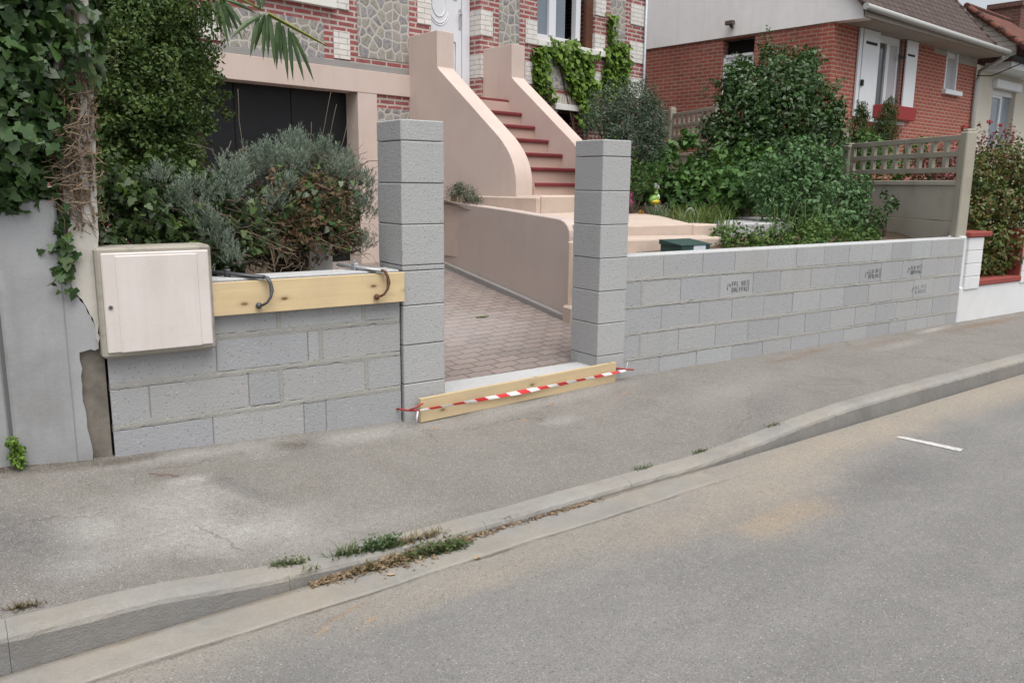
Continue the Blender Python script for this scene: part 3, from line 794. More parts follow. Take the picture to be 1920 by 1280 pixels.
mb = MB(); mb.tube([(-.045, .02, .092), (-.01, -.05, .092), (.06, -.092, .090)], .007, 7); mb.build('rod', M_red, t)
mb = MB(); mb.tube([(.0, -.06, .094), (.035, -.085, .112), (.065, -.090, .128), (.085, -.086, .130)], .006, 7); mb.build('bent_wire', M_red, t)
t = thing('steel_pin', (2.0, .10, .085), 'red iron pin at the right end of the tape, below the long wall', 'pin', 'red pins holding the barrier tape')
mb = MB(); mb.tube([(1.935, .195, .092), (2.06, .075, .083)], .007, 7); mb.build('rod', M_red, t)
mb = MB(); mb.tube([(1.95, .160, .090), (1.985, .10, .096), (2.0, .095, .080)], .005, 7); mb.build('bent_wire', M_red, t)

# ------------------------------------------------------------------ old rendered wall and pillar on the left, meter box
M_oldgrey = m_render('old grey render', (.355, .362, .372), (.215, .212, .208), 1.3, .75, .35, .5)
M_oldwhite = m_render('peeling cream paint', (.54, .515, .47), (.28, .26, .225), 3.5, .6, .3, .3)
M_rubble = m_render('exposed rubble core', (.20, .182, .155), (.06, .052, .045), 5, .7, .8, .3, 25)
t = thing('rendered_wall', (-3, 0, .1), 'smooth grey rendered wall at far left with ivy over its top', 'wall')
mb = MB(); mb.box(-5.0, -2.165, .008, .24, -.1, 1.43, .01); mb.box(-2.15, -1.872, -.004, .24, -.1, 1.415, .012); mb.build('render', M_oldgrey, t)
mb = MB(); mb.box(-2.17, -2.145, .016, .22, -.1, 1.38); mb.build('groove_shadow', solid('painted shadow line', (.13, .13, .13), .9), t)  # dark strip in the groove: the buttress's shadow line put into the colour
def rag(poly, n=5, amp=.006, seed=1, skip=()):
    rs = np.random.default_rng(seed); out = []
    for i in range(len(poly)):
        a, b = np.array(poly[i]), np.array(poly[(i + 1) % len(poly)])
        for k in range(n):
            p = a + (b - a) * k / n
            if k and i not in skip: p = p + rs.normal(size=2) * amp
            out.append(tuple(p))
    return out
t = thing('rendered_pillar', (-1.8, .1, .1), 'old pillar with peeling cream paint, wrapped in dry ivy stems', 'pillar')
mb = MB(); mb.prism([(-1.875, -.1), (-1.712, -.1), (-1.712, .62), (-1.70, 1.2), (-1.665, 1.9), (-1.65, 2.5), (-1.83, 2.5), (-1.835, 1.5), (-1.875, 1.3)], .035, .24, 'sz'); mb.build('core', M_rubble, t)
grey = [(-1.878, -.08), (-1.802, -.08), (-1.806, .12), (-1.832, .40), (-1.828, .655), (-1.738, .665), (-1.752, .80), (-1.79, .90), (-1.838, .99), (-1.832, 1.08), (-1.838, 1.20), (-1.878, 1.33)]
mb = MB(); mb.prism(rag(grey, 6, .004, 3, (0, 11)), .004, .036, 'sz'); mb.build('grey_render', M_oldgrey, t)
white = [(-1.7385, .668), (-1.728, .80), (-1.715, 1.0), (-1.702, 1.2), (-1.688, 1.45), (-1.668, 1.9), (-1.652, 2.5), (-1.826, 2.5), (-1.832, 1.6), (-1.836, 1.2), (-1.830, 1.09), (-1.836, .99), (-1.788, .902), (-1.750, .803)]
mb = MB(); mb.prism(rag(white, 5, .003, 4), .0, .037, 'sz'); mb.build('painted_render', M_oldwhite, t)
t = thing('meter_box', (-1.45, .0, .6), 'cream white utility meter box set into the left end of the block wall', 'meter box')
M_box = m_render('weathered cream plastic', (.655, .605, .58), (.47, .41, .35), 3.6, .34, .05, .35); M_box.node_tree.nodes['Principled BSDF'].inputs['Roughness'].default_value = .5
M_boxrim = m_render('grimy cream plastic', (.36, .335, .285), (.13, .12, .10), 7, .75, .1)
mb = MB(Fr(-1.73, -.052, .618, 0)); W, H = .563, .561
mb.box(0, W, 0.0, .20, 0, H, .012); mb.build('casing', M_boxrim, t)
mb = MB(Fr(-1.73, -.052, .618, 0)); mb.box(.024, W - .017, -.012, .003, .026, H - .026, .006)
door = mb.build('door', M_box, t)
mb = MB(Fr(-1.73, -.052, .618, 0)); mb.box(.085, W - .075, -.0165, -.006, .024, H - .04, .0052); mb.build('raised_panel', M_box, door)
mb = MB(Fr(-1.73, -.052, .618, 0)); mb.tube([(.052, -.0165, .262), (.052, -.004, .262)], .011, 14); mb.build('lock', solid('dull zinc', (.22, .21, .20), .5, .3, 30, .6), door)
mb = MB(Fr(-1.73, -.052, .618, 0)); mb.tube([(.052, -.0178, .262), (.052, -.015, .262)], .0042, 8); mb.build('keyhole', solid('black hole', (.02, .02, .02), .8), door)

# ------------------------------------------------------------------ the house with the outside stair
HF = Fr(2.05, 5.15, 0, 10.5)
M_redbrick = m_brick('old red brick, grey joints', (.33, .098, .097), (.25, .085, .088), (.46, .42, .385), .235, .0655, .0125, smear=.4)
M_whitebrick = m_brick('white glazed brick', (.71, .705, .68), (.63, .62, .595), (.38, .37, .35), .24, .0655, .005, .5, None, 0, .4, 5)
M_flint = m_flint('flint panel', 8.2)
M_pink = m_render('pink rendered wall', (.575, .475, .425), (.475, .38, .33), 1.7, .45, .35, .3, 60)
M_pinkpale = m_render('pale pink cement', (.52, .425, .36), (.38, .31, .25), 4, .5, .3)
M_greyband = m_render('grey mortar patching', (.30, .29, .28), (.22, .21, .20), 3, .5, .4)
M_white = solid('white painted stone', (.70, .69, .66), .7, .07, 5)
M_pvc = solid('white plastic joinery', (.70, .72, .76), .35, .03, 3, 0, .4)
M_black = solid('near black metal door', (.012, .013, .015), .45, .3, 3)
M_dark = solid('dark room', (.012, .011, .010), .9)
M_pane = m_glass('window pane with grey sky', (.20, .24, .29))
house = thing('brick_house', (2.05, 5.15, 0), 'brick and flint house with pink stair, white door and dark garage', 'house')
DOOR = (1.19, 2.07, 2.60, 4.9); WIN = (3.21, 4.54, 3.615, 5.2); WINL = (-1.5, -.40, 3.60, 5.2); GAR = (-2.7, .30, -.2, 2.87); BAS = (3.7, 4.35, 2.0, 2.64)
mb = MB(HF); mb.wall(-4.2, 5.875, -.3, 5.4, 0, .32, [DOOR, WIN, WINL, GAR, BAS]); 
mb.face([(5.875, .32, -.3), (5.875, 6, -.3), (5.875, 6, 5.4), (5.875, .32, 5.4)]); mb.face([(-4.2, 6, -.3), (-4.2, .32, -.3), (-4.2, .32, 5.4), (-4.2, 6, 5.4)])
wall = mb.build('wall', M_redbrick, house)
mb = MB(HF); mb.box(-4.3, 5.95, -.12, 6.1, 5.4, 5.5); mb.prism([(-.2, 5.5), (6.2, 5.5), (3.0, 7.2)], -4.3, 5.95); mb.build('roof', solid('dark slate', (.07, .065, .065), .8, .3, 4), house)
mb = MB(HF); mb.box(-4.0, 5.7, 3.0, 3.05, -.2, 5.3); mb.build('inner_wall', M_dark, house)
def hpart(name, mat, boxes, bev=.004, fr=HF, parent=house):
    m = MB(fr)
    for b in boxes: m.box(*b, bev)
    return m.build(name, mat, parent)
hpart('lintel', M_pink, [(-2.75, .82, -.028, .27, 2.60, 2.868)])
hpart('pilaster', M_pink, [(0.0, .29, -.024, .27, -.2, 2.5995)])
hpart('mortar_band', M_greyband, [(-2.0, .80, -.012, .01, 2.869, 2.945)])
hpart('flint_panel', M_flint, [(.292, .82, -.006, .05, -.2, 2.44)], .002)
hpart('flint_panel', M_flint, [(-1.72, -.445, -.008, .05, 2.946, 3.355)], .002)
hpart('flint_panel', M_flint, [(.03, .825, -.008, .05, 3.02, 5.4)], .002)
hpart('flint_panel', M_flint, [(2.425, 2.835, -.008, .05, 2.9, 5.6)], .002)
hpart('flint_panel', M_flint, [(4.94, 5.32, -.008, .05, 2.7, 5.4)], .002)
hpart('flint_panel', M_flint, [(3.42, 4.45, -.008, .05, 2.95, 3.50)], .002)
for s0, s1, za, zb in ((-.315, -.085, 2.965, 3.285), (-.315, -.085, 3.53, 3.86), (-1.97, -1.74, 2.985, 3.29), (.96, 1.188, 3.53, 3.86), (.96, 1.188, 2.97, 3.285), (2.072, 2.30, 3.525, 3.865), (2.072, 2.30, 2.965, 3.285), (2.965, 3.208, 3.525, 3.87), (2.965, 3.20, 2.965, 3.285),
                     (4.542, 4.80, 3.525, 3.87), (4.542, 4.80, 4.14, 4.46), (4.542, 4.80, 2.965, 3.29), (5.455, 5.868, 3.53, 3.87), (5.455, 5.868, 4.13, 4.46), (5.455, 5.868, 2.965, 3.29), (-1.97, -1.74, 3.53, 3.86), (.96, 1.188, 4.14, 4.46), (2.072, 2.30, 4.14, 4.46)):
    dd = .215 if abs(s0 - 2.072) < .01 or abs(s0 - 4.542) < .01 else .05
    hpart('white_quoin', M_whitebrick, [(s0 - (.004 if dd > .1 else 0), s1, -.016, dd, za, zb)], .003)
hpart('sill', M_white, [(-1.62, -.295, -.07, .2, 3.515, 3.612)], .006)
hpart('sill', M_white, [(3.20, 4.80, -.06, .15, 3.52, 3.612)], .006)
mb = MB(HF); mb.box(3.5, 4.25, -.02, .05, 2.735, 2.86, .003); mb.build('soldier_course', m_brick('white brick on end', (.60, .57, .51), (.52, .49, .43), (.3, .28, .25), .06, .3, .005, .6, None, 0, .3, 5), house)
hpart('basement_lintel', M_white, [(3.6, 4.4, -.05, .2, 2.64, 2.73)], .006)
# windows
w = hpart('window', M_pvc, [(-1.5, -.40, .12, .19, 3.613, 3.70), (-1.5, -1.42, .12, .19, 3.70, 5.2), (-.48, -.40, .12, .19, 3.70, 5.2), (-1.0, -.90, .12, .19, 3.70, 5.2)])
hpart('pane', M_pane, [(-1.42, -.48, .155, .165, 3.70, 5.2)], 0, HF, w)
w = hpart('window', M_pvc, [(3.212, 4.30, .12, .185, 3.614, 3.725), (3.212, 3.25, .12, .185, 3.725, 5.2), (3.59, 3.68, .105, .185, 3.725, 5.2), (3.68, 3.76, .12, .185, 3.725, 5.2), (4.19, 4.30, .09, .185, 3.725, 5.2)])
hpart('pane', M_pane, [(3.25, 3.59, .15, .16, 3.725, 5.2), (3.76, 4.0, .15, .16, 3.725, 5.2)], 0, HF, w)
hpart('curtain', solid('grey net curtain', (.30, .33, .38), .8, .1, 8), [(3.25, 3.99, .20, .215, 3.70, 5.2)], 0, HF, w)
M_brown = m_wood('brown stained wood', (.085, .032, .018), (.13, .055, .032), False)
hpart('shutter', M_brown, [(4.375, 4.532, .03, .075, 3.614, 5.2), (4.36, 4.376, .02, .085, 3.614, 5.2)], .004)
# front door: white leaf with an oval moulding
d = hpart('front_door', M_pvc, [(1.20, 1.905, .205, .255, 2.64, 4.9)], .004)
hpart('door_frame', M_pvc, [(1.912, 1.985, .19, .27, 2.64, 4.9), (1.985, 2.062, .20, .28, 2.64, 4.9)], .006)
mb = MB(HF)
def ring(cx, cz, rx, rz, a0=0, a1=2 * math.pi, r=.010): mb.tube([(cx + rx * math.cos(a), .2035, cz + rz * math.sin(a)) for a in np.linspace(a0, a1, 40)], r, 6, False)
ring(1.50, 3.90, .125, .185); ring(1.50, 3.90, .185, .265, math.pi * 1.03, math.pi * 1.9); ring(1.50, 3.90, .215, .295, math.pi * 1.05, math.pi * 1.88, .007)
mb.tube([(1.27, .203, 2.95), (1.79, .203, 2.95), (1.79, .203, 3.42), (1.27, .203, 3.42), (1.27, .203, 2.95)], .010, 6); mb.tube([(1.70, .203, 4.02), (1.76, .203, 3.97), (1.82, .203, 3.97)], .009, 6)
mb.build('moulding', M_pvc, d)
mb = MB(HF); mb.box(1.855, 1.890, .19, .206, 3.60, 3.86, .004); mb.tube([(1.872, .195, 3.78), (1.872, .15, 3.78), (1.80, .145, 3.785)], .010, 8); mb.build('handle', solid('brushed nickel', (.55, .55, .56), .35, .08, 20, .7, .4), d)
mb = MB(HF); mb.box(1.19, 2.07, -.02, .33, 2.56, 2.645, .004); mb.build('doorstep', M_pinkpale, house)
g_ = hpart('garage_door', M_black, [(-2.68, -1.505, .225, .265, -.1, 2.602), (-1.495, -.785, .225, .265, -.1, 2.602), (-.775, .0, .225, .265, -.1, 2.602)], .004)
hpart('panel_seam', M_dark, [(-1.505, -1.495, .235, .26, -.1, 2.6), (-.785, -.775, .235, .26, -.1, 2.6)], 0, HF, g_)
mb = MB(HF); mb.tube([(5.83, -.045, .6), (5.83, -.045, 6.0)], .022, 10); mb.build('corner_pipe', solid('pale zinc pipe', (.50, .54, .58), .5, .1, 12, .3), house)

# outside stair
stair = thing('entrance_stair', (3.6, 3.6, 1.2), 'pink rendered stair with red edged steps and curved side walls', 'stair')
prof = [(-.004, .9), (-.004, 3.345), (-.572, 3.362), (-.575, 2.93), (-.62, 2.885), (-1.2, 2.43), (-1.48, 2.209)]
ctl = [(-1.48, 2.209), (-1.662, 2.065), (-1.765, 1.968), (-1.85, 1.865), (-1.91, 1.76), (-1.948, 1.66), (-1.967, 1.55), (-1.972, 1.42)]
for k in range(len(ctl) - 1):       # Catmull-Rom between the measured points keeps the curve free of facets
    p0, p1, p2, p3 = ctl[max(k - 1, 0)], ctl[k], ctl[k + 1], ctl[min(k + 2, len(ctl) - 1)]
    for u in (.25, .5, .75, 1.0):
        prof.append(tuple(.5 * (2 * b + (c - a) * u + (2 * a - 5 * b + 4 * c - d) * u * u + (3 * b - a - 3 * c + d) * u ** 3) for a, b, c, d in zip(p0, p1, p2, p3)))
prof.append((-1.972, .9))
M_stepr = m_render('pink riser', (.50, .375, .315), (.40, .27, .22), 3, .35, .2, .25)
mb = MB(HF); mb.prism(prof, .81, 1.085); mb.build('side_wall', M_pink, stair, bevel=.006)
mb = MB(HF); mb.prism(prof, 2.118, 2.37); mb.build('side_wall', M_pink, stair, bevel=.006)
mb = MB(HF); mb.box(1.0855, 2.1175, -.55, -.005, .9, 2.60); mb.build('landing', M_stepr, stair)
M_nose = solid('dark red painted edge', (.175, .032, .036), .5, .2, 12, 0, .35, .2, 40)
for k in range(7):
    zt = 1.532 + .184 * k; v = -2.03 + .249 * k
    m = MB(HF); m.box(1.0856, 2.1174, v + .03, (v + .285 if k < 6 else -.02), (zt - .23 if k else 1.30), zt - .004); st = m.build('step', M_stepr, stair)
    m = MB(HF); m.box(1.0862, 2.1168, v, v + .26 if k < 6 else v + .30, zt - .045, zt, .010); m.build('nosing', M_nose, st)

# terrace in front of the stair, low steps and the retaining wall along the driveway
def zpath(x, y): return 1.12 + .045 * (y - 1.4)
mb = MB(); poly = [(2.70, 1.45), (4.14, 1.47), (4.60, 2.4), (4.66, 3.0), (4.55, 4.2), (2.98, 4.9), (2.93, 4.0), (2.72, 1.95)]
top = [(x, y, zpath(x, y)) for x, y in poly]; bot = [(x, y, .6) for x, y in poly]; n = len(poly)
mb.sharefaces(top + bot, [list(range(n)), list(range(2 * n - 1, n - 1, -1))] + [[k, k + n, (k + 1) % n + n, (k + 1) % n] for k in range(n)])
o = mb.build('garden_path', M_pinkpale, None, (3.6, 2.5, 1.1), .015); tag(o, kind='structure')
t = thing('garden_steps', (3.4, 1.2, .9), 'two broad worn pink steps behind the right pillar and letterbox', 'steps')
mb = MB(); poly = [(2.72, .98), (4.10, 1.085), (4.24, 1.16), (4.30, 1.28), (4.30, 1.46), (2.72, 1.46)]; L = [(x, y, 1.035 - .025 * (x - 2.7) / 1.4) for x, y in poly] + [(x, y, .5) for x, y in poly]; n = 6
mb.sharefaces(L, [list(range(n)), list(range(2 * n - 1, n - 1, -1))] + [[k, k + n, (k + 1) % n + n, (k + 1) % n] for k in range(n)]); mb.build('step', M_pinkpale, t, bevel=.02)
mb = MB(); mb.box(2.72, 3.9, .55, 1.0, .4, .90, .02); mb.build('step', M_pinkpale, t)
mb = MB(Fr(4.13, 1.48, 0, -6)); mb.box(0, .33, -.03, .26, .9, 1.118, .015); mb.build('end_block', M_pinkpale, t)
t = thing('stair_plinth', (3.3, 3.2, 1.15), 'pale pink plinth block at the foot of the stair', 'plinth')
mb = MB(HF); mb.box(.80, 2.75, -2.40, -1.974, 1.0, 1.388, .018); mb.box(.74, .808, -2.37, -1.0, 1.0, 1.37, .015); mb.build('block', M_pinkpale, t)
RF = Fr(2.65, 1.66, 0, 83.5)
t = thing('retaining_wall', (2.65, 1.66, .2), 'long smooth pink retaining wall with rounded end along the driveway', 'wall')
prf = [(0, .05), (0, 1.02), (.012, 1.075), (.05, 1.125), (.11, 1.16), (.19, 1.18), (.30, 1.187), (1.3, 1.232), (2.15, 1.262), (3.3, 1.315), (3.3, .05)]
mb = MB(RF); mb.prism(prf, -.16, .0, 'sz'); mb.build('wall', m_render('mauve pink render', (.495, .418, .383), (.40, .33, .30), 1.7, .45, .35, .25, 60), t, bevel=.012)
mb = MB(RF); mb.prism([(.0, .12), (.0, .262), (1.5, .40), (3.3, .56), (3.3, .12)], .001, .055, 'sz'); mb.build('foot_strip', M_greyband, t, bevel=.012)
mb = MB(RF); mb.box(-.16, .02, -.12, .06, .1, .36, .02); mb.box(-.06, .0, -.13, .03, .3, .98, .015); mb.build('end_block', M_pinkpale, t)

# ------------------------------------------------------------------ garden ground
def zgard(x, y):
    z = .86 + .105 * (y - .5)
    z += .14 * math.exp(-(((x - 4.95) / .45) ** 2 + ((y - 3.0) / .5) ** 2))
    return min(z, 1.75) + .02 * math.sin(5 * x) * math.sin(6 * y)
mb = MB(); grid_mesh(np.arange(2.9, 11.6, .3), lambda x, t: .39 + t * 9.0, zgard, 30, mb); structure(mb, 'garden_soil', M_soil)
mb = MB(); grid_mesh(np.arange(-1.75, .30, .15), lambda x, t: .226 + t * 2.4, lambda x, y: .84 + .03 * math.sin(4 * x) * math.cos(5 * y) - max(0, x - .1) * 1.2, 14, mb); structure(mb, 'bed_soil', M_soil)
mb = MB(); mb.box(-6, -1.75, .3, 6, -.2, .9); structure(mb, 'neighbour_ground', M_soil)
mb = MB(); poly = [(4.62, 1.62), (5.35, 1.44), (6.9, 2.0), (7.0, 2.9), (6.2, 3.0), (4.9, 2.55)]; mb.prism(poly, .9, 1.105, 'sd')
o = mb.build('concrete_slab', m_render('pale old concrete', (.42, .42, .43), (.24, .24, .235), 4, .5, .4), None, (5.6, 2.2, 1.0), .01); tag(o, 'flat pale concrete cover slab lying among the garden plants', 'slab')
# letterbox
t = thing('letterbox', (3.08, .47, .9), 'dark green metal letterbox with white label behind the long block wall', 'letterbox')
M_green = solid('bottle green paint', (.020, .058, .050), .4, .12, 8, 0, .45)
BF = Fr(2.90, .43, .72, 0)
mb = MB(BF); mb.box(0, .36, 0, .26, 0, .285, .006); bd = mb.build('body', M_green, t)
mb = MB(BF); mb.prism([(-.012, .283), (-.012, .292), (.265, .325), (.265, .283)], -.012, .372); mb.build('lid', M_green, t, bevel=.003)
mb = MB(BF); mb.box(.145, .295, -.004, .002, .17, .281); mb.build('label', solid('white paper label', (.60, .63, .68), .6, .05), t)
mb = MB(BF); mb.box(.15, .21, .1, .16, -.4, .0); mb.build('post', M_green, t)
# bird ornament
t = thing('bird_ornament', (4.80, 2.72, 1.28), 'green, white and yellow glazed bird ornament on the soil mound', 'ornament')
M_gw = solid('white glaze', (.70, .70, .66), .25, .05, 9, 0, .5); M_gg = solid('green glaze', (.19, .36, .08), .25, .3, 9, 0, .5); M_gy = solid('yellow glaze', (.60, .45, .02), .25, .15, 9, 0, .5)
X, Y, Z = 4.80, 2.72, 1.285
mb = MB(); path = [(-.095, .040, .012), (-.075, .052, .030), (-.04, .062, .050), (-.005, .075, .054), (.015, .10, .044), (.018, .13, .031), (.014, .16, .023), (.012, .185, .020), (.014, .20, .024)]
mb.tube([(X + a, Y, Z + b) for a, b, r in path], [r for a, b, r in path], 12); body = mb.build('body', M_gg, t)
mb = MB(); mb.blob((X + .016, Y - .004, Z + .212), .032, 14, 9, (1.15, .9, .85)); mb.blob((X - .020, Y - .014, Z + .214), .018, 10, 7, (1.2, .8, .7)); mb.blob((X - .004, Y - .006, Z + .240), .015, 10, 7); mb.build('head', M_gw, t)
mb = MB(); mb.blob((X - .012, Y - .010, Z + .036), .058, 14, 9, (1.15, .95, .62)); mb.build('belly', M_gy, t)
mb = MB(); mb.blob((X + .026, Y - .022, Z + .088), .029, 12, 8, (.75, .8, 1.25)); mb.build('breast', M_gw, t)
# hoop of hose over the slab
mb = MB(); mb.tube([(5.02 + .10 * math.cos(a), 2.35, 1.06 + .19 * math.sin(a)) for a in np.linspace(-.1, math.pi + .1, 16)], .013, 8)
o = mb.build('hose_hoop', solid('grey hose', (.34, .33, .31), .6, .1), None, (5.02, 2.35, 1.05)); tag(o, 'grey arch of bent hose standing at the slab edge', 'hose')

# ------------------------------------------------------------------ concrete fence along the garden edge
M_conc = m_render('weathered fence concrete', (.345, .322, .268), (.215, .203, .155), 3.0, .6, .5, .3, 50)
M_slab = m_render('pale pebbly slab concrete', (.44, .415, .355), (.27, .255, .20), 2.0, .55, .5, .35, 40)
fence = thing('concrete_fence', (7.22, .30, 1.0), 'weathered concrete fence with square lattice panels above solid slabs', 'fence')
PTS = [(7.22, .30), (8.27, 2.46), (8.83, 4.20), (9.39, 5.93), (9.95, 7.6), (10.4, 9.0)]; TOPS = [2.165, 2.12, 2.50, 2.98, 3.05, 3.1]
ANG = [math.degrees(math.atan2(q[1] - p[1], q[0] - p[0])) for p, q in zip(PTS[:-1], PTS[1:])] + [72.0]
LEN = [math.hypot(q[1] - p[1], q[0] - p[0]) for p, q in zip(PTS[:-1], PTS[1:])]
for (px, py), tp, an in zip(PTS, TOPS, ANG):
    m = MB(Fr(px, py, 0, an)); m.box(-.06, .06, -.065, .065, .3, tp - .03, .012); m.box(-.045, .045, -.05, .05, tp - .032, tp, .008); m.build('post', M_conc, fence)
m = MB(Fr(*PTS[0], 0, ANG[0])); m.box(-.0635, .0, -.0685, .0685, .0, .93, .01); m.build('painted_foot', M_white, fence)
for (px, py), an, ln, (zb, zt, rows, cols) in zip(PTS, ANG, LEN, ((1.69, 2.11, 2, 9), (1.85, 2.27, 2, 8), (2.10, 2.50, 2, 8), (2.22, 2.92, 3, 8), (2.3, 3.0, 3, 7))):
    F = Fr(px, py, 0, an); a, b = .075, ln - .075; m = MB(F); dd = .022
    mg = .062; cw = (b - a - mg) / cols; ch = (zt - zb - mg) / rows
    for r in range(rows + 1): m.box(a, b, -dd, dd, zb + r * ch, zb + r * ch + mg, .004)
    for c in range(cols + 1):
        for r in range(rows): m.box(a + c * cw, a + c * cw + mg, -dd + .002, dd - .002, zb + r * ch + mg, zb + (r + 1) * ch)
    m.build('lattice_panel', M_conc, fence)
    zc = zb - .085; z = zc - .10
    m = MB(F); m.box(a, b, -.045, .045, zc - .06, zc, .008); m.box(a, b, -.028, .028, z - .36, zc - .061, .004); m.build('slab_panel', M_slab, fence)
    m = MB(F); m.box(a, b, -.028, .028, .4, z - .367, .004); m.build('slab_panel', M_slab, fence)

# white neighbouring front wall with red copings
t = thing('white_front_wall', (8.2, .25, 0), 'white painted front wall with red copings and stepped gap', 'wall')
M_wht = m_render('white masonry paint', (.66, .67, .68), (.50, .50, .49), 1.6, .35, .3, .2)
M_coping = m_render('red painted coping', (.27, .065, .055), (.17, .06, .05), 6, .5, .3)
mb = MB(); mb.box(7.20, 21, .20, .40, -.15, .40, .008); mb.box(7.168, 7.30, .215, .39, -.1, .985, .01); mb.build('base', M_wht, t)
for a, b in ((7.27, 7.60), (8.62, 8.95), (9.95, 10.3)):
    m = MB()
    for k in range(4): m.box(a, b, .186, .412, .37 + .15 * k, .37 + .15 * k + .147, .006)
    m.build('pier', M_wht, t)
    m = MB(); m.box(a - .02, b + .14, .165, .44, .97, 1.03, .01); m.build('coping', M_coping, t)
    m = MB(); m.box(b + .001, b + .024, .20, .40, .465, .969); m.build('brick_edge', M_coping, t)
    if a > 7.5: m = MB(); m.box(a - .024, a - .001, .20, .40, .465, .969); m.build('brick_edge', M_coping, t)
for a, b in ((7.601, 8.619), (8.951, 9.949)):
    m = MB(); m.box(a, b, .18, .43, .401, .465, .008); m.build('coping', M_coping, t)

# ------------------------------------------------------------------ red brick neighbour house
NF = Fr(11.13, 4.88, 0, 6.0)
M_rb = m_brick('even red brick', (.37, .105, .078), (.30, .09, .07), (.43, .30, .24), .225, .072, .010, patch=(.25, (.22, .05, .04)), smear=.12)
M_rbs = m_brick('stained red brick', (.32, .094, .066), (.21, .072, .056), (.33, .25, .205), .225, .072, .010, patch=(.4, (.19, .048, .036)), smear=.25)
M_gable = m_render('off white gable render', (.86, .85, .84), (.62, .61, .60), 1.0, .35, .2, .35)
M_soffit = m_render('grey beige soffit', (.36, .335, .30), (.27, .25, .22), 3, .4, .2)
M_tile = m_brick('brown roof tiles', (.105, .078, .07), (.08, .06, .056), (.045, .036, .034), .24, .17, .018, .9, None, .3, .9, 5)
nb = thing('red_brick_house', (11.13, 4.88, 0), 'red brick house with white gable, tiled roof and white shutters', 'house')
mb = MB(NF); mb.wall(0, 6.40, 0, 4.41, 0, .28, [(1.66, 2.70, 2.82, 4.41), (4.76, 5.39, 3.62, 4.41)]); mb.build('wall', M_rb, nb)
mb = MB(Fr(11.13, 4.88, 0, 96.0)); mb.wall(.28, 9, 0, 4.40, 0, -.25, [(1.62, 2.36, 3.2, 4.36)]); mb.build('wall', M_rbs, nb)
mb = MB(NF); mb.prism([(-.55, 4.38), (-.52, 4.58), (4.4, 9.95), (9.25, 4.6), (9.25, 4.40), (.0, 4.40)], -.028, .22); mb.build('gable', M_gable, nb)
mb = MB(NF); mb.box(.0, 6.42, -.52, .27, 4.411, 4.46); mb.build('soffit', M_soffit, nb)
def slab(mb, s0, s1, d0, z0, d1, z1, th):
    n = Vector((0, -(z1 - z0), (d1 - d0))).normalized() * th
    L = [(s0, d0, z0), (s1, d0, z0), (s1, d1, z1), (s0, d1, z1)]; T = [tuple(Vector(p) + n) for p in L]
    F = [[3, 2, 1, 0], [4, 5, 6, 7], [0, 1, 5, 4], [1, 2, 6, 5], [2, 3, 7, 6], [3, 0, 4, 7]]
    i = len(mb.v); P = L + T; mb.v += [mb.fr(*p) for p in P]; le = math.hypot(d1 - d0, z1 - z0)
    q = [(s0, 0), (s1, 0), (s1, le), (s0, le)] * 2
    for f in F: mb.f.append([i + k for k in f]); mb.uv.append([q[k] for k in f]); mb.sm.append(False)
mb = MB(NF); slab(mb, -.12, 5.58, -.64, 4.47, 4.4, 10.05, .06)
for k in range(34):
    z = 4.53 + .166 * k; mb.tube([(5.56, -.64 + .15 * k, z), (5.56, -.64 + .15 * (k + 1.02), z + .178)], [.062, .050], 7)
roof = mb.build('roof', M_tile, nb)
mb = MB(NF); slab(mb, -.12, 5.58, 9.4, 4.5, 4.4, 10.05, .06); mb.build('roof', M_tile, nb)
M_gut = solid('pale grey gutter', (.40, .405, .395), .45, .12, 8, 0, .35)
mb = MB(NF); mb.tube([(-.24, -.68, 4.53), (3, -.67, 4.50), (6.55, -.66, 4.47)], .056, 10); gt = mb.build('gutter', M_gut, nb)
mb = MB(NF); mb.tube([(6.50, -.64, 4.46), (6.45, -.40, 4.30), (6.36, -.09, 4.12), (6.33, -.07, 3.9), (6.33, -.07, .5)], .048, 10); mb.build('downpipe', M_gut, nb)
mb = MB(NF); mb.box(-.03, 6.4, -.60, -.565, 4.40, 4.52); mb.build('fascia', M_soffit, nb)
M_wpaint = solid('white paint', (.70, .73, .76), .5, .04, 4, 0, .3)
def npart(name, mat, boxes, bev=.005, parent=nb):
    m = MB(NF)
    for b in boxes: m.box(*b, bev)
    return m.build(name, mat, parent)
w = npart('window', M_wpaint, [(1.66, 2.70, .07, .14, 4.27, 4.41), (1.66, 1.72, .07, .14, 2.82, 4.27), (2.16, 2.28, .06, .14, 2.82, 4.27), (2.62, 2.70, .07, .14, 2.82, 4.27)])
npart('pane', m_glass('dim pane', (.10, .115, .12)), [(1.72, 2.16, .10, .11, 2.82, 4.27)], 0, w)
npart('folded_blind', solid('grey white slats', (.46, .46, .48), .6, .05), [(2.28, 2.62, .085, .11, 2.82, 4.27)], .003, w)
npart('reveal', M_wpaint, [(2.70, 2.715, .002, .14, 2.82, 4.41)], 0, w)
M_hinge = solid('black iron', (.02, .02, .022), .6)
s_ = npart('shutter', M_wpaint, [(.99, 1.62, -.065, -.030, 2.83, 4.40)]); npart('hinge', M_hinge, [(1.08, 1.50, -.075, -.064, 4.14, 4.19)], .002, s_); npart('latch', M_hinge, [(.985, 1.05, -.10, -.06, 3.38, 3.49)], .002, s_)
npart('shutter_edge', M_wpaint, [(.865, .975, -.05, -.012, 2.83, 4.405)], .004, s_)
s_ = npart('shutter', M_wpaint, [(2.765, 3.25, -.065, -.030, 2.86, 4.40)]); npart('hinge', M_hinge, [(2.80, 3.10, -.075, -.064, 4.10, 4.14)], .002, s_); npart('latch', M_hinge, [(2.50, 2.77, -.04, -.02, 4.04, 4.09)], .002, s_)
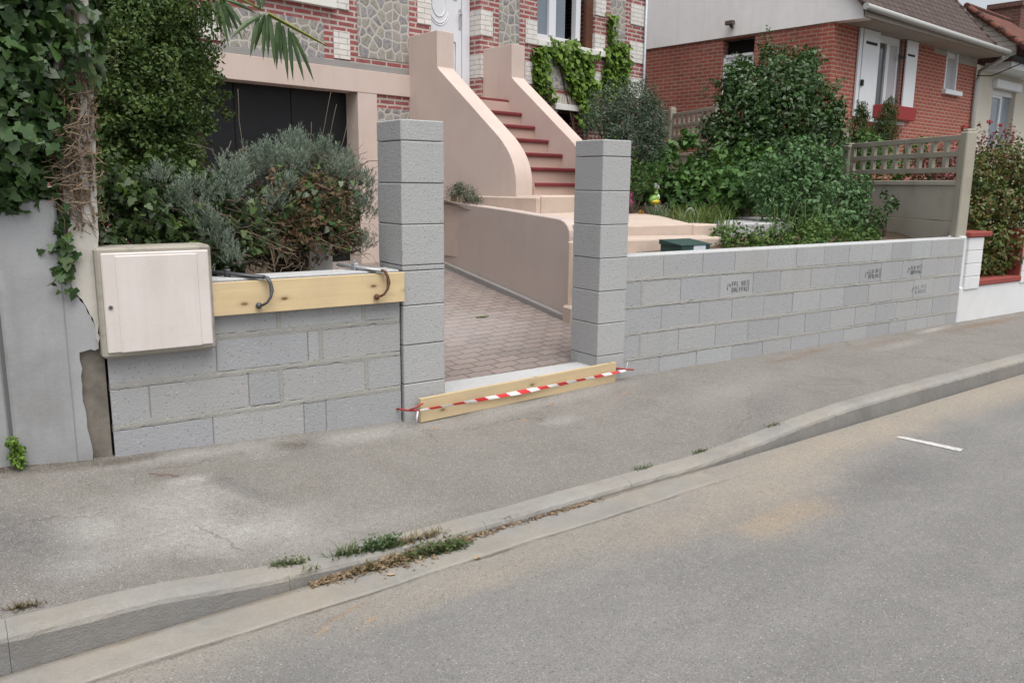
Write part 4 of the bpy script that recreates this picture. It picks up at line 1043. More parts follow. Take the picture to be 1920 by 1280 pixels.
npart('sill', M_wpaint, [(1.42, 2.86, -.10, .10, 2.755, 2.82)])
w = npart('window', M_wpaint, [(4.765, 4.83, .0, .12, 3.62, 4.41), (5.335, 5.388, .0, .12, 3.62, 4.41), (4.83, 5.335, .06, .12, 4.30, 4.41), (4.83, 5.335, .06, .12, 3.62, 3.66), (4.83, 4.90, .08, .12, 3.66, 4.30)])
npart('pane', solid('grey blind', (.44, .44, .46), .5, .05), [(4.90, 5.335, .085, .10, 3.66, 4.30)], 0, w)
npart('sill', M_wpaint, [(4.68, 5.56, -.09, .06, 3.52, 3.617)])
npart('lintel', M_soffit, [(4.1, 4.76, -.012, .05, 4.30, 4.409)]); npart('lintel', M_soffit, [(5.40, 6.38, -.012, .05, 4.22, 4.409)])
m = MB(Fr(11.13, 4.88, 0, 96.0)); 
for b in ((1.63, 2.35, .05, .10, 4.02, 4.07), (1.63, 1.68, .05, .10, 3.2, 4.07), (2.30, 2.35, .05, .10, 3.2, 4.07)): m.box(b[0], b[1], -b[3], -b[2], b[4], b[5])
m.box(1.64, 2.34, -.09, -.07, 3.2, 4.03); w = m.build('window', M_wpaint, nb)
m = MB(Fr(11.13, 4.88, 0, 96.0)); m.box(1.62, 2.36, -.24, -.2, 3.2, 4.35); m.build('dark_gap', M_dark, w)
m = MB(Fr(11.13, 4.88, 0, 96.0)); m.tube([(2.12, .03, 4.58), (2.12, .10, 4.58)], .03, 8); m.box(2.03, 2.21, .08, .18, 4.60, 4.68, .01); m.build('wall_lamp', solid('dark lamp housing', (.12, .10, .09), .5), nb)
t = thing('flower_box', (13.2, 4.9, 2.82), 'red plastic flower box on the shuttered window sill', 'flower box')
m = MB(NF); m.prism([(-.30, 2.825), (-.085, 2.825), (-.075, 3.08), (-.33, 3.08)], 1.55, 2.87); m.build('box', solid('red plastic', (.30, .03, .03), .4, .1, 4, 0, .4), t, bevel=.01)

# cream house beyond it
cb = thing('cream_house', (17.6, 5.6, 0), 'cream rendered house with clad gable and brick chimney', 'house')
M_cream = m_render('cream render', (.58, .545, .475), (.48, .45, .39), 1.5, .35, .2, .15)
mb = MB(NF); mb.wall(6.43, 12.5, 0, 4.30, .02, .3, [(7.55, 9.02, 2.5, 3.86)]); mb.build('wall', M_cream, cb)
def cpart(name, mat, boxes, bev=.005, parent=cb):
    m = MB(NF)
    for b in boxes: m.box(*b, bev)
    return m.build(name, mat, parent)
cpart('shutter_housing', M_wpaint, [(7.47, 9.08, -.09, .02, 3.87, 4.06)])
w = cpart('window', M_wpaint, [(7.555, 7.82, .12, .2, 2.5, 3.74), (8.36, 8.45, .12, .2, 2.5, 3.74), (7.82, 8.36, .12, .2, 3.68, 3.74), (7.555, 9.015, .10, .22, 3.742, 3.858)])
cpart('pane', m_glass('bluish pane', (.28, .33, .40)), [(7.82, 8.36, .155, .165, 2.5, 3.68), (8.45, 9.015, .155, .165, 2.5, 3.74)], 0, w)
cpart('eaves', M_wpaint, [(6.9, 12.5, -.55, .02, 4.20, 4.36)])
m = MB(NF); m.tube([(6.62, -.62, 4.43), (12.5, -.62, 4.33)], .075, 10); m.build('gutter', solid('dark grey gutter', (.06, .06, .068), .5, .1, 6), cb)
M_clad = m_brick('grey white boards', (.50, .465, .43), (.47, .44, .405), (.20, .18, .165), 6.0, .125, .008, .7, None, 0, .5, 3)
m = MB(NF); m.prism([(-.72, 4.45), (-.72, 4.66), (.36, 5.50), (1.55, 4.55), (1.55, 4.45)], 6.51, 6.60); m.build('clad_gable', M_clad, cb)
M_rtile = m_brick('red brown tiles', (.19, .075, .055), (.14, .06, .05), (.06, .04, .035), .24, .2, .02, .9, None, .2, .9, 5)
m = MB(NF); slab(m, 6.40, 12.5, -.95, 4.50, .36, 5.52, .07); slab(m, 6.40, 12.5, 1.7, 4.46, .36, 5.52, .07); m.tube([(6.38, .36, 5.60), (12.5, .36, 5.60)], .07, 8)
for k in range(5): m.tube([(6.43, -.95 + .26 * k, 4.56 + .202 * k), (6.43, -.95 + .26 * (k + 1.03), 4.575 + .202 * (k + 1.03))], [.075, .06], 7)
m.build('roof', M_rtile, cb)
m = MB(NF); m.box(9.0, 9.5, .12, .88, 5.0, 5.99); m.box(8.97, 9.53, .09, .91, 5.93, 6.05); m.build('chimney', m_brick('sooty brick', (.15, .068, .055), (.11, .055, .048), (.16, .12, .10), .22, .075, .01, .9, None, .4, .6), cb)
m = MB(NF); m.tube([(6.2, -.10, 4.02), (6.5, -.30, 4.02), (7.2, -.9, 4.42), (8.4, -1.9, 5.2)], .012, 5)
o = m.build('power_cable', solid('black cable', (.02, .02, .02), .6), None, (17.3, 5.4, 4.0)); tag(o, 'thin black cable running from the downpipe up past the cream house', 'cable')

# ------------------------------------------------------------------ plants
LF_ivy = m_leaf('dark ivy leaf', [(.013, .033, .010), (.024, .056, .017), (.04, .085, .024), (.07, .13, .035), (.10, .12, .05)], .38, .15, .45, 4)
LF_coto = m_leaf('fine dark shrub leaf', [(.018, .040, .010), (.036, .072, .016), (.06, .108, .022), (.09, .14, .03), (.135, .13, .045)], .5, .2, .35, 3.5)
LF_bedivy = m_leaf('bed ivy leaf', [(.014, .028, .010), (.027, .048, .016), (.045, .078, .024), (.075, .125, .032), (.15, .25, .035)], .45, .2, .4, 5)
LF_dry = m_leaf('dry brown leaf', [(.045, .030, .018), (.10, .062, .035), (.15, .10, .055), (.07, .055, .028)], .8, .1, .2, 6)
LF_lav = m_leaf('lavender needle', [(.11, .145, .105), (.17, .215, .165), (.24, .29, .235), (.29, .34, .285)], .8, .15, .15, 7)
LF_vine = m_leaf('bright house ivy leaf', [(.055, .115, .016), (.105, .19, .026), (.16, .27, .036), (.22, .34, .055)], .5, .3, .35, 5)
LF_olive = m_leaf('grey green leaf', [(.028, .050, .032), (.055, .088, .056), (.09, .13, .085), (.12, .155, .10)], .5, .15, .4, 5)
LF_big = m_leaf('glossy dark laurel leaf', [(.016, .040, .012), (.030, .070, .020), (.050, .108, .028), (.08, .15, .038)], .42, .2, .45, 2.2)
LF_elder = m_leaf('mid green elder leaf', [(.042, .10, .038), (.07, .145, .055), (.10, .195, .075), (.145, .25, .105)], .55, .25, .35, 3)
LF_bramble = m_leaf('bramble leaf', [(.026, .070, .018), (.048, .115, .028), (.08, .17, .04), (.125, .225, .045)], .5, .25, .35, 4)
LF_low = m_leaf('low garden leaf', [(.028, .07, .018), (.055, .115, .026), (.095, .165, .035), (.15, .20, .05)], .55, .25, .3, 6)
LF_hedge = m_leaf('photinia leaf', [(.020, .055, .012), (.050, .105, .020), (.10, .14, .03), (.17, .085, .04), (.08, .12, .028), (.06, .125, .022)], .45, .2, .4, 3.0)
LF_red = m_leaf('red young leaf', [(.10, .035, .04), (.17, .05, .05), (.26, .10, .10), (.10, .10, .03)], .5, .25, .3, 5)
LF_yew = m_leaf('yew needle', [(.018, .040, .010), (.032, .062, .014), (.055, .088, .020), (.075, .085, .022)], .55, .15, .3, 5)
LF_grass = m_leaf('grass blade', [(.07, .13, .03), (.11, .18, .045), (.16, .22, .07), (.20, .21, .10)], .6, .25, .25, 6)
LF_weed = m_leaf('kerb weed', [(.05, .085, .03), (.08, .12, .045), (.11, .135, .06), (.17, .14, .07)], .7, .2, .2, 12)
LF_palm = m_leaf('palm segment', [(.030, .066, .026), (.05, .095, .036), (.075, .125, .05), (.12, .155, .06)], .45, .2, .4, 4)
BK = m_bark('grey brown bark', (.06, .045, .032), (.13, .105, .08))
BKp = m_bark('pale dry twig', (.16, .115, .075), (.30, .23, .165))

def plant(name, label, cat, root, lumps, mat, per, size, shape, bark=None, tips=10, r0=.03, inner=.4, droop=.5, up=.35, rag=.3, part='foliage', squash=1.0, group=None, rnd=.55, stem='branches'):
    t = thing(name, root, label, cat, group)
    P, N = lump_points(lumps, per, inner, rag, up, rnd, squash)
    leaves(part, mat, t, P, N, size, shape, droop)
    if bark is not None:
        big_ = [i for i, l in enumerate(lumps) if l[3] >= .6 * np.median([q[3] for q in lumps])]; idx = rng.choice(big_, tips)
        tp = [np.array(lumps[i][:3]) + unit(rng.normal(size=3)) * lumps[i][3] * .75 for i in idx]
        branches(stem, bark, t, root, tp, r0, r0 * .2)
    return t

# ivy over the grey wall and the old pillar
IVY = [(-1.97, .10, 2.24, .25), (-1.78, .12, 2.26, .21), (-2.02, .06, 1.98, .24), (-1.81, .09, 2.04, .20), (-2.03, .04, 1.70, .24), (-1.93, .05, 1.81, .18), (-2.06, .03, 1.52, .16), (-1.93, .04, 1.50, .10), (-2.20, .12, 2.1, .28), (-2.25, .10, 1.65, .25), (-1.90, .1, 2.5, .28), (-2.1, .0, 1.45, .09), (-2.0, .02, 1.44, .07)]
ivy = plant('ivy', 'large dark ivy spilling over the grey wall at far left', 'ivy', (-1.98, .1, 1.35), IVY, LF_ivy, 1050, .068, 'ivy', BK, 14, .012, .5, .9, .25, .3, 'foliage', 1.0, None, .45, 'stems')
P = np.stack([rng.uniform(-1.70, -1.64, 60), rng.uniform(-.02, .12, 60), rng.uniform(1.2, 2.4, 60)], 1); leaves('foliage', LF_bedivy, ivy, P, np.array((.6, -.6, .3)) + rng.normal(size=(60, 3)) * .5, .045, 'ivy', .8)
P = np.concatenate([rng.normal((-1.87, -.03, 1.08), (.035, .02, .09), (46, 3)), rng.normal((-1.86, -.02, 1.27), (.02, .02, .10), (30, 3))]); leaves('foliage', LF_ivy, ivy, P, np.array((0, -1, .3)) + rng.normal(size=(len(P), 3)) * .5, .055, 'ivy', .8)
mb = MB()
for k in range(120):
    x = rng.uniform(-1.86, -1.67); z = rng.uniform(1.22, 2.0); a = rng.uniform(-1.0, 1.0); l = rng.uniform(.06, .26)
    b = (np.clip(x + math.sin(a) * l, -1.88, -1.655), z + math.cos(a) * l)
    mb.tube(twig_path((x, -.008 - rng.random() * .015, z), (b[0], -.006 - rng.random() * .02, b[1]), 4, .10), rng.uniform(.001, .0028), 4, False)
for k in range(14):
    x = rng.uniform(-1.85, -1.70); mb.tube(twig_path((x, -.010, 1.25 + rng.random() * .3), (x + rng.uniform(-.03, .05), -.013, 2.3), 9, .03), rng.uniform(.002, .0055), 5, False)
for k in range(60):
    x, z = rng.uniform(-1.93, -1.80), rng.uniform(1.38, 1.85); a = rng.uniform(.8, 2.2); l = rng.uniform(.05, .2)
    mb.tube(twig_path((x, -.04 - rng.random() * .06, z), (x + math.sin(a) * l, -.03 - rng.random() * .06, z + math.cos(a) * l), 4, .12), rng.uniform(.0015, .0035), 4, False)
mb.build('dry_stems', BKp, ivy)
n = 210; P = np.stack([rng.uniform(-1.86, -1.665, n), rng.uniform(-.045, -.004, n), 1.2 + rng.beta(2.2, 1.2, n) * .8], 1); leaves('dry_leaves', LF_dry, ivy, P, np.array((0, -1, .2)) + rng.normal(size=(n, 3)) * .6, .026, 'oval', .7)

COTO = [(-.90, 1.55, 1.86, .13), (-.96, 1.45, 1.66, .17), (-1.23, 1.49, 2.52, .36), (-.93, 1.63, 2.51, .30), (-1.38, 1.31, 2.16, .31), (-1.10, 1.46, 2.17, .33), (-.85, 1.70, 2.28, .22), (-1.31, 1.3, 1.87, .29), (-1.05, 1.54, 1.87, .24), (-1.48, 1.23, 1.8, .19), (-.80, 1.78, 2.11, .14), (-.74, 1.77, 1.97, .10), (-1.16, 1.57, 2.81, .44), (-.90, 1.61, 1.74, .11), (-1.2, 1.45, 1.70, .22), (-.72, 1.70, 2.2, .08), (-.70, 1.72, 2.42, .09), (-.78, 1.70, 2.60, .07), (-1.5, 1.4, 2.5, .25), (-1.56, 1.1, 1.55, .17), (-1.5, .95, 1.42, .16), (-1.35, 1.1, 1.5, .2), (-.66, 1.74, 2.32, .07), (-.58, 1.74, 2.24, .05), (-.60, 1.76, 2.08, .06), (-.52, 1.78, 2.00, .05), (-.66, 1.75, 1.90, .06), (-.50, 1.78, 2.14, .035)]
plant('evergreen_shrub', 'tall dark fine leaved shrub beside the black garage door', 'shrub', (-1.15, 1.5, .84), COTO, LF_coto, 6500, .028, 'oval', BK, 26, .03, .35, .4, .4, .8, 'crown', .9)
t = thing('garden_palm', (-.62, 2.45, .8), 'fan palm with drooping green leaves hanging before the flint wall', 'palm')
mb = MB(); mb.tube([(-.60, 2.45, .8), (-.61, 2.45, 1.8), (-.60, 2.42, 3.1)], [.10, .09, .085], 9); mb.build('trunk', m_bark('hairy palm trunk', (.035, .025, .018), (.09, .065, .045)), t)
def fan(hub, starts, tips, stalk, w):
    V = []
    for st, tp in zip(starts, tips):
        a, b = np.array(st), np.array(tp); L = np.linalg.norm(b - a); side = np.cross(b - a, (0, -1, .2)); side = side / np.linalg.norm(side)
        nrm = np.array((rng.uniform(-.4, .4), -1, .1)); prev = None
        for q, ww in ((0, .35), (.2, .8), (.5, 1), (.8, .6), (1, .04)):
            p = a + (b - a) * q; p[2] += .10 * L * math.sin(math.pi * q) * .6
            cur = (p - side * w * ww, p + nrm * .007 * ww, p + side * w * ww)
            if prev is not None:
                V += [prev[0], prev[1], cur[1], cur[0], prev[1], prev[2], cur[2], cur[1]]
            prev = cur
    lf = raw_mesh('leaf', np.array(V), 4, LF_palm, t)
    m = MB(); m.tube(stalk, [.011] * (len(stalk) - 1) + [.008], 6); m.build('stalk', solid('green palm stalk', (.16, .20, .035), .5, .2, 8), lf)
hb = (-.142, 2.0, 2.80)
S_ = [(-.144, 2.0, 2.763), (-.161, 2.0, 2.772), (-.13, 1.98, 2.766), (-.12, 2.0, 2.766), (-.10, 2.0, 2.77), (-.083, 2.0, 2.77), (-.036, 1.98, 2.724), (-.02, 1.98, 2.73), (.019, 2.0, 2.707), (.055, 1.98, 2.688), (.075, 2.0, 2.67), (.092, 2.0, 2.663), (-.01, 2, 2.74), (-.15, 2, 2.80), (-.14, 2, 2.82)]
T_ = [(-.425, 1.9, 2.55), (-.267, 1.95, 2.438), (-.20, 2.05, 2.50), (-.15, 2.0, 2.437), (-.109, 2.0, 2.458), (-.069, 1.97, 2.392), (-.046, 2.0, 2.371), (.0, 2.02, 2.42), (.042, 2.0, 2.29), (.083, 2.0, 2.299), (.173, 2.0, 2.303), (.257, 2.0, 2.303), (.05, 2.05, 2.40), (-.25, 2.0, 3.1), (-.05, 2.05, 3.1)]
fan(hb, S_, T_, [(-.60, 2.42, 3.0), (-.35, 2.2, 2.95), (-.142, 2.0, 2.80)], .019)
V = []
a, b = np.array((-.10, 1.995, 2.78)), np.array((.395, 1.99, 2.580)); prev = None
for q, ww in ((0, 1), (.4, .95), (.8, .6), (1, .1)):
    p = a + (b - a) * q; cur = (p + np.array((0, .004, .016 * ww)), p + np.array((0, -.014 * ww, 0)), p - np.array((0, -.004, .016 * ww)))
    if prev is not None: V += [prev[0], prev[1], cur[1], cur[0], prev[1], prev[2], cur[2], cur[1]]
    prev = cur
raw_mesh('leaf', np.array(V), 4, m_leaf('yellow green palm fold', [(.17, .20, .03), (.22, .24, .045)], .45, .1, .4), t)
ha = (-.445, 2.1, 2.86)
T_ = [(-.582, 2.1, 2.639), (-.543, 2.12, 2.615), (-.499, 2.1, 2.589), (-.468, 2.05, 2.629), (-.404, 2.1, 2.636), (-.392, 2.06, 2.524), (-.34, 2.1, 2.631), (-.27, 2.1, 2.58), (-.235, 2.1, 2.63), (-.301, 2.05, 2.686), (-.16, 2.1, 2.79), (-.36, 2.1, 2.60), (-.52, 2.1, 2.66), (-.43, 2.1, 2.60)]
S_ = [(-.56, 2.1, 2.83), (-.53, 2.1, 2.83), (-.51, 2.1, 2.84), (-.48, 2.1, 2.85), (-.46, 2.1, 2.85), (-.445, 2.1, 2.85), (-.43, 2.1, 2.85), (-.41, 2.1, 2.85), (-.40, 2.1, 2.85), (-.39, 2.1, 2.85), (-.40, 2.1, 2.86), (-.42, 2.1, 2.85), (-.54, 2.1, 2.84), (-.45, 2.1, 2.85)]
fan(ha, S_, T_, [(-.60, 2.42, 3.05), (-.52, 2.25, 2.98), (-.445, 2.1, 2.86)], .017)

# the overgrown bed behind the left block wall
BED = [(-1.48, .52, 1.46, .17), (-1.21, .67, 1.50, .19), (-1.40, .45, 1.27, .23), (-1.04, .55, 1.38, .21), (-1.21, .42, 1.12, .19), (-1.52, .42, 1.15, .16), (-.82, .50, 1.22, .22), (-1.0, .50, 1.0, .16)]
bed = plant('ivy', 'sprawling ivy hedge behind the meter box and block wall', 'ivy', (-1.2, .55, .84), BED, LF_bedivy, 1500, .046, 'ivy', BK, 16, .014, .35, .7, .4, .4, 'foliage')
MOUND = [(-.52, .50, 1.36, .22), (-.26, .55, 1.40, .20), (-.40, .46, 1.22, .20), (-.20, .52, 1.22, .15), (-.62, .5, 1.18, .15), (-.14, .56, 1.14, .10)]
t = plant('dead_ivy_mound', 'brown half dead ivy mound beside the left gate pillar', 'shrub', (-.40, .5, .84), MOUND, LF_dry, 2300, .032, 'oval', BK, 26, .012, .35, .6, .2, .5, 'dry_leaves')
P, N = lump_points([(a, b, c + .04, r) for a, b, c, r in MOUND[:4]], 260, .85, .3, .5); leaves('green_leaves', LF_bedivy, t, P, N, .036, 'ivy', .6)
P, N = lump_points(MOUND, 350, .2, .3, .3); leaves('shade_leaves', LF_ivy, t, P, N, .045, 'ivy', .6)
mb = MB()
for k in range(170):
    l = MOUND[rng.integers(len(MOUND))]; d = unit(rng.normal(size=3)); d[1] = -abs(d[1]); a = np.array(l[:3]) + d * l[3] * .85; e = a + (rng.normal(size=3) * (.09, .04, .07)) + (.03, -.02, -.03)
    mb.tube(twig_path(a, e, 3, .1), rng.uniform(.0008, .0018), 4, False)
mb.build('twigs', BKp, t)
LAV = [(-.89, .44, 1.50, .13), (-1.12, .42, 1.42, .11), (-1.05, .34, 1.20, .11), (-1.11, .38, 1.28, .10), (-.62, .61, 1.60, .14), (-.40, .74, 1.70, .13), (-.20, .78, 1.66, .13), (-.08, .72, 1.58, .13), (.03, .67, 1.46, .12), (.02, .62, 1.30, .11), (-.04, .50, 1.08, .09), (-.71, .64, 1.58, .11), (-1.02, .34, 1.12, .09), (-.32, .80, 1.58, .14), (-.52, .78, 1.56, .12), (-1.22, .44, 1.36, .09), (-.66, .38, 1.36, .08), (-.78, .40, 1.28, .07), (-.58, .38, 1.46, .07), (-.95, .36, 1.40, .09), (-1.30, .42, 1.50, .07), (-.96, .28, 1.05, .07), (-.5, .50, 1.60, .10), (-.18, .55, 1.55, .09)]
t = thing('lavender_bush', (-.45, .65, .84), 'silvery grey lavender bush spreading above the dead ivy mound', 'shrub')
V = []
Ps, Ns = [], []
for (x, y, z, r) in LAV:
    for k in range(int(95 * (r / .12) ** 2)):
        d = unit(rng.normal(size=3) + np.array((0, -.2, .55))); b = np.array((x, y, z)) + d * r * rng.uniform(.35, .8); g = unit(d * .5 + np.array((0, 0, .9)) + rng.normal(size=3) * .2)
        L_ = rng.uniform(.05, .10)
        for q in np.linspace(.1, 1, 8):
            for e in range(2):
                Ps.append(b + g * L_ * q); nn = rng.normal(size=3); nn -= g * nn.dot(g); Ns.append((unit(nn), g))
Ps = np.array(Ps); nn = np.array([a for a, _ in Ns]); gg = np.array([a for _, a in Ns])
D_ = unit(gg * .9 + nn * .55); T_ = unit(np.cross(D_, rng.normal(size=D_.shape))); sz = rng.uniform(.018, .034, len(Ps))[:, None]
V = np.stack([Ps - T_ * .0018, Ps + D_ * sz * .5 - T_ * .0022, Ps + D_ * sz, Ps + D_ * sz * .5 + T_ * .0022], 1)
raw_mesh('foliage', V.reshape(-1, 3), 4, LF_lav, t)
branches('stems', BK, t, (-.45, .65, .84), [np.array(l[:3]) for l in LAV for _ in (0, 1)], .012, .003)
mb = MB()
for a, b in (((-.20, 1.0, 1.6), (-.15, 1.05, 1.92)), ((-.14, 1.0, 1.6), (.0, 1.05, 2.13)), ((-.10, 1.0, 1.6), (.04, 1.05, 2.05)), ((-.05, .9, 1.55), (.11, 1.0, 1.97)), ((0, .9, 1.5), (.15, 1.0, 1.94)), ((-.3, 1, 1.6), (-.22, 1.1, 1.9)), ((-.62, 1.1, 1.6), (-.60, 1.2, 2.12))):
    mb.tube(twig_path(a, b, 5, .008), [.003, .0027, .0025, .002, .0018, .0015], 4)
    c = np.array(b)
for k in range(60):
    a = np.array((rng.uniform(-.9, .0), rng.uniform(.5, .9), rng.uniform(1.5, 1.66))); mb.tube(twig_path(a, a + rng.normal(size=3) * (.13, .05, .03) + (.05, 0, .06), 4, .08), rng.uniform(.0012, .0028), 4, False)
mb.build('flower_stalks', m_bark('dry lavender stalk', (.13, .10, .075), (.24, .20, .15)), t)
t = thing('dead_branches', (-.65, .40, .84), 'pale dry forked branches standing behind the clamped board', 'branches')
mb = MB()
for a, b, r in (((-.676, .38, .84), (-.728, .38, 1.229), .0075), ((-.728, .38, 1.229), (-.829, .38, 1.388), .005), ((-.676, .38, 1.0), (-.60, .42, 1.16), .005), ((-.67, .38, 1.05), (-.72, .36, 1.22), .004), ((-.448, .38, .90), (-.461, .38, 1.19), .004), ((-.676, .38, .95), (-.57, .35, 1.02), .004), ((-.60, .40, 1.0), (-.52, .40, 1.18), .0035), ((-.68, .38, 1.02), (-.62, .42, 1.25), .004), ((-.70, .38, .98), (-.80, .42, 1.12), .003), ((-.64, .38, .92), (-.52, .36, 1.0), .003)):
    mb.tube(twig_path(a, b, 5, .04), list(np.linspace(r, r * .6, 6)), 6)
for k in range(45):
    a = np.array((rng.uniform(-.78, -.42), rng.uniform(.33, .5), rng.uniform(.95, 1.2))); mb.tube(twig_path(a, a + rng.normal(size=3) * (.07, .03, .06), 3, .1), rng.uniform(.001, .0022), 4, False)
for k in range(46):
    a = np.array((rng.uniform(-1.5, -.75), rng.uniform(.25, .42), rng.uniform(1.05, 1.42))); mb.tube(twig_path(a, a + np.array((rng.uniform(.1, .28), rng.uniform(-.04, .03), -rng.uniform(.02, .2))), 5, .07), rng.uniform(.0008, .0018), 4, False)
mb.build('twigs', BKp, t)
t = thing('tree_stump', (-.74, .40, .84), 'thin sawn mossy stump behind the dark steel clamp', 'stump')
mb = MB(); mb.tube(twig_path((-.745, .40, .82), (-.738, .40, 1.16), 5, .03), [.026, .024, .022, .021, .021, .020], 9); mb.build('trunk', m_bark('mossy bark', (.10, .085, .045), (.19, .165, .12)), t)
t = thing('old_concrete_post', (-.36, .46, .84), 'broken pale concrete post half buried under the dead ivy mound', 'post')
mb = MB(); mb.prism([(-.44, .42), (-.29, .40), (-.28, .50), (-.43, .52)], .8, 1.13, 'sd'); mb.build('stub', m_render('lichened concrete', (.33, .32, .30), (.16, .155, .13), 7, .6, .5), t, bevel=.015)

# creepers on the house front
def poly_points(poly, n):
    P = np.array(poly); out = []
    while len(out) < n:
        q = rng.uniform(P.min(0), P.max(0), (2000, 2)); ins = np.zeros(len(q), bool); j = len(P) - 1
        for i in range(len(P)):
            c = ((P[i, 1] > q[:, 1]) != (P[j, 1] > q[:, 1])) & (q[:, 0] < (P[j, 0] - P[i, 0]) * (q[:, 1] - P[i, 1]) / (P[j, 1] - P[i, 1] + 1e-12) + P[i, 0]); ins ^= c; j = i
        out += list(q[ins])
    return np.array(out[:n])
def creeper(label, poly, n, root_s):
    rx, ry, _ = HF(root_s, -.05, 0)
    t = thing('wall_ivy', (rx, ry, 1.4), label, 'ivy', 'ivy growing up the house front')
    q = poly_points(poly, n); d = -.02 - rng.random(n) ** 1.5 * .13
    q = q + rng.normal(size=q.shape) * .025
    P = np.array([HF(a, c, b) for (a, b), c in zip(q, d)]); N = np.array((.18, -.98, .0)) * .8 + np.array((0, 0, .45)) + rng.normal(size=(n, 3)) * .35
    leaves('foliage', LF_vine, t, P, N, .085, 'heart', 1.1)
    m = MB(HF)
    for k in range(9):
        e = q[rng.integers(n)]; m.tube([(root_s + rng.uniform(-.04, .04), -.02, 1.5), ((root_s + e[0]) / 2 + rng.uniform(-.06, .06), -.02, (1.5 + e[1]) / 2), (e[0], -.02, e[1])], [.012, .008, .004], 5, False)
    m.build('stems', BK, t)
creeper('narrow strip of ivy left of the flint panel, beside the stair wall', [(3.11, 3.46), (3.28, 3.47), (3.37, 3.39), (3.38, 3.05), (3.52, 2.84), (3.61, 2.72), (3.47, 2.74), (3.25, 2.85), (3.09, 2.98), (3.13, 3.24)], 330, 3.3)
creeper('bright green ivy fanning out under the window with brown shutter', [(3.38, 3.58), (3.72, 3.63), (4.04, 3.66), (4.1, 3.53), (4.56, 3.52), (4.54, 3.43), (4.42, 3.3), (4.4, 3.14), (4.6, 3.16), (4.61, 3.04), (4.52, 2.85), (4.63, 2.67), (4.58, 2.41), (4.14, 2.41), (4.13, 2.7), (3.98, 2.86), (3.88, 3.01), (3.8, 3.18), (3.66, 3.31), (3.43, 3.38)], 1150, 4.35)
creeper('column of bright ivy climbing the flint strip near the house corner', [(4.83, 4.19), (4.92, 4.19), (5.0, 3.93), (5.09, 3.74), (5.28, 3.79), (5.36, 3.8), (5.39, 3.61), (5.35, 3.39), (5.37, 3.07), (5.24, 2.86), (4.77, 2.86), (4.72, 3.36), (4.77, 3.48), (4.76, 3.62), (4.89, 3.68), (4.85, 3.9)], 820, 5.05)

# garden on the right
plant('grey_leaved_tree', 'small grey green tree with round crown at the house corner', 'tree', (4.62, 3.05, 1.1), [(4.44, 3.12, 2.43, .28), (4.75, 3.08, 2.52, .30), (4.92, 2.99, 2.32, .24), (4.26, 3.17, 2.26, .20), (4.52, 3.05, 2.24, .30), (4.8, 2.95, 2.16, .24), (4.98, 3.05, 2.5, .14), (4.35, 3.0, 2.12, .14), (4.5, 2.95, 1.98, .22), (4.85, 2.9, 1.95, .2), (5.0, 2.95, 2.1, .16), (4.3, 3.05, 1.95, .16)], LF_olive, 3000, .046, 'lance', BK, 24, .03, .3, .2, .4, .5, 'crown', .9, None, .6, 'trunk')
BIG = [(7.12, 3.55, 2.92, .30), (7.05, 3.46, 2.1, .44), (7.28, 3.5, 2.55, .45), (7.61, 3.42, 2.95, .45), (7.98, 3.26, 3.02, .36), (8.24, 3.27, 3.28, .20), (7.56, 3.15, 2.47, .57), (8.0, 2.83, 2.72, .30), (7.85, 2.69, 2.25, .36), (7.3, 3.0, 1.95, .48), (8.02, 2.64, 2.42, .22), (6.95, 3.73, 2.3, .22), (6.80, 3.59, 1.95, .26), (8.36, 3.28, 3.42, .10), (7.0, 3.5, 3.05, .12), (7.7, 3.4, 3.35, .14), (8.0, 3.1, 1.9, .4)]
plant('laurel_bush', 'tall dark glossy bush overgrowing the lattice fence', 'bush', (7.6, 3.2, 1.1), BIG, LF_big, 1150, .068, 'oval', BK, 40, .05, .4, .5, .35, .8, 'crown', 1.0, None, .5, 'trunk')
plant('elder_bush', 'lighter blue green leafy bush in front of the dark laurel', 'bush', (6.2, 1.75, .95), [(5.95, 2.03, 1.60, .28), (6.28, 1.87, 1.72, .30), (6.58, 1.79, 1.80, .28), (6.68, 1.68, 1.56, .26), (6.2, 1.63, 1.36, .32), (5.8, 1.74, 1.34, .26), (6.1, 1.35, 1.14, .22), (6.85, 1.76, 1.84, .16), (6.81, 1.46, 1.33, .26), (7.03, 1.48, 1.52, .18), (6.45, 1.9, 2.0, .14), (6.5, 1.3, 1.1, .22), (5.75, 1.7, 1.75, .1)], LF_elder, 1300, .056, 'oval', BK, 26, .02, .35, .8, .45, .6, 'crown')
plant('bramble_bush', 'broad leaved bramble patch behind the bird ornament and hose', 'bush', (5.5, 2.8, 1.1), [(5.33, 2.97, 1.52, .22), (5.65, 2.92, 1.62, .25), (5.54, 2.6, 1.50, .26), (5.80, 2.5, 1.42, .26), (5.62, 3.38, 1.91, .15), (5.30, 2.75, 1.36, .20), (5.95, 3.33, 2.1, .13), (5.32, 3.26, 1.77, .18), (6.1, 2.6, 1.45, .28), (6.3, 2.9, 1.6, .35), (5.1, 3.2, 1.45, .18), (6.6, 2.9, 1.7, .35)], LF_bramble, 750, .082, 'heart', BK, 26, .012, .35, .6, .55, .6, 'foliage')
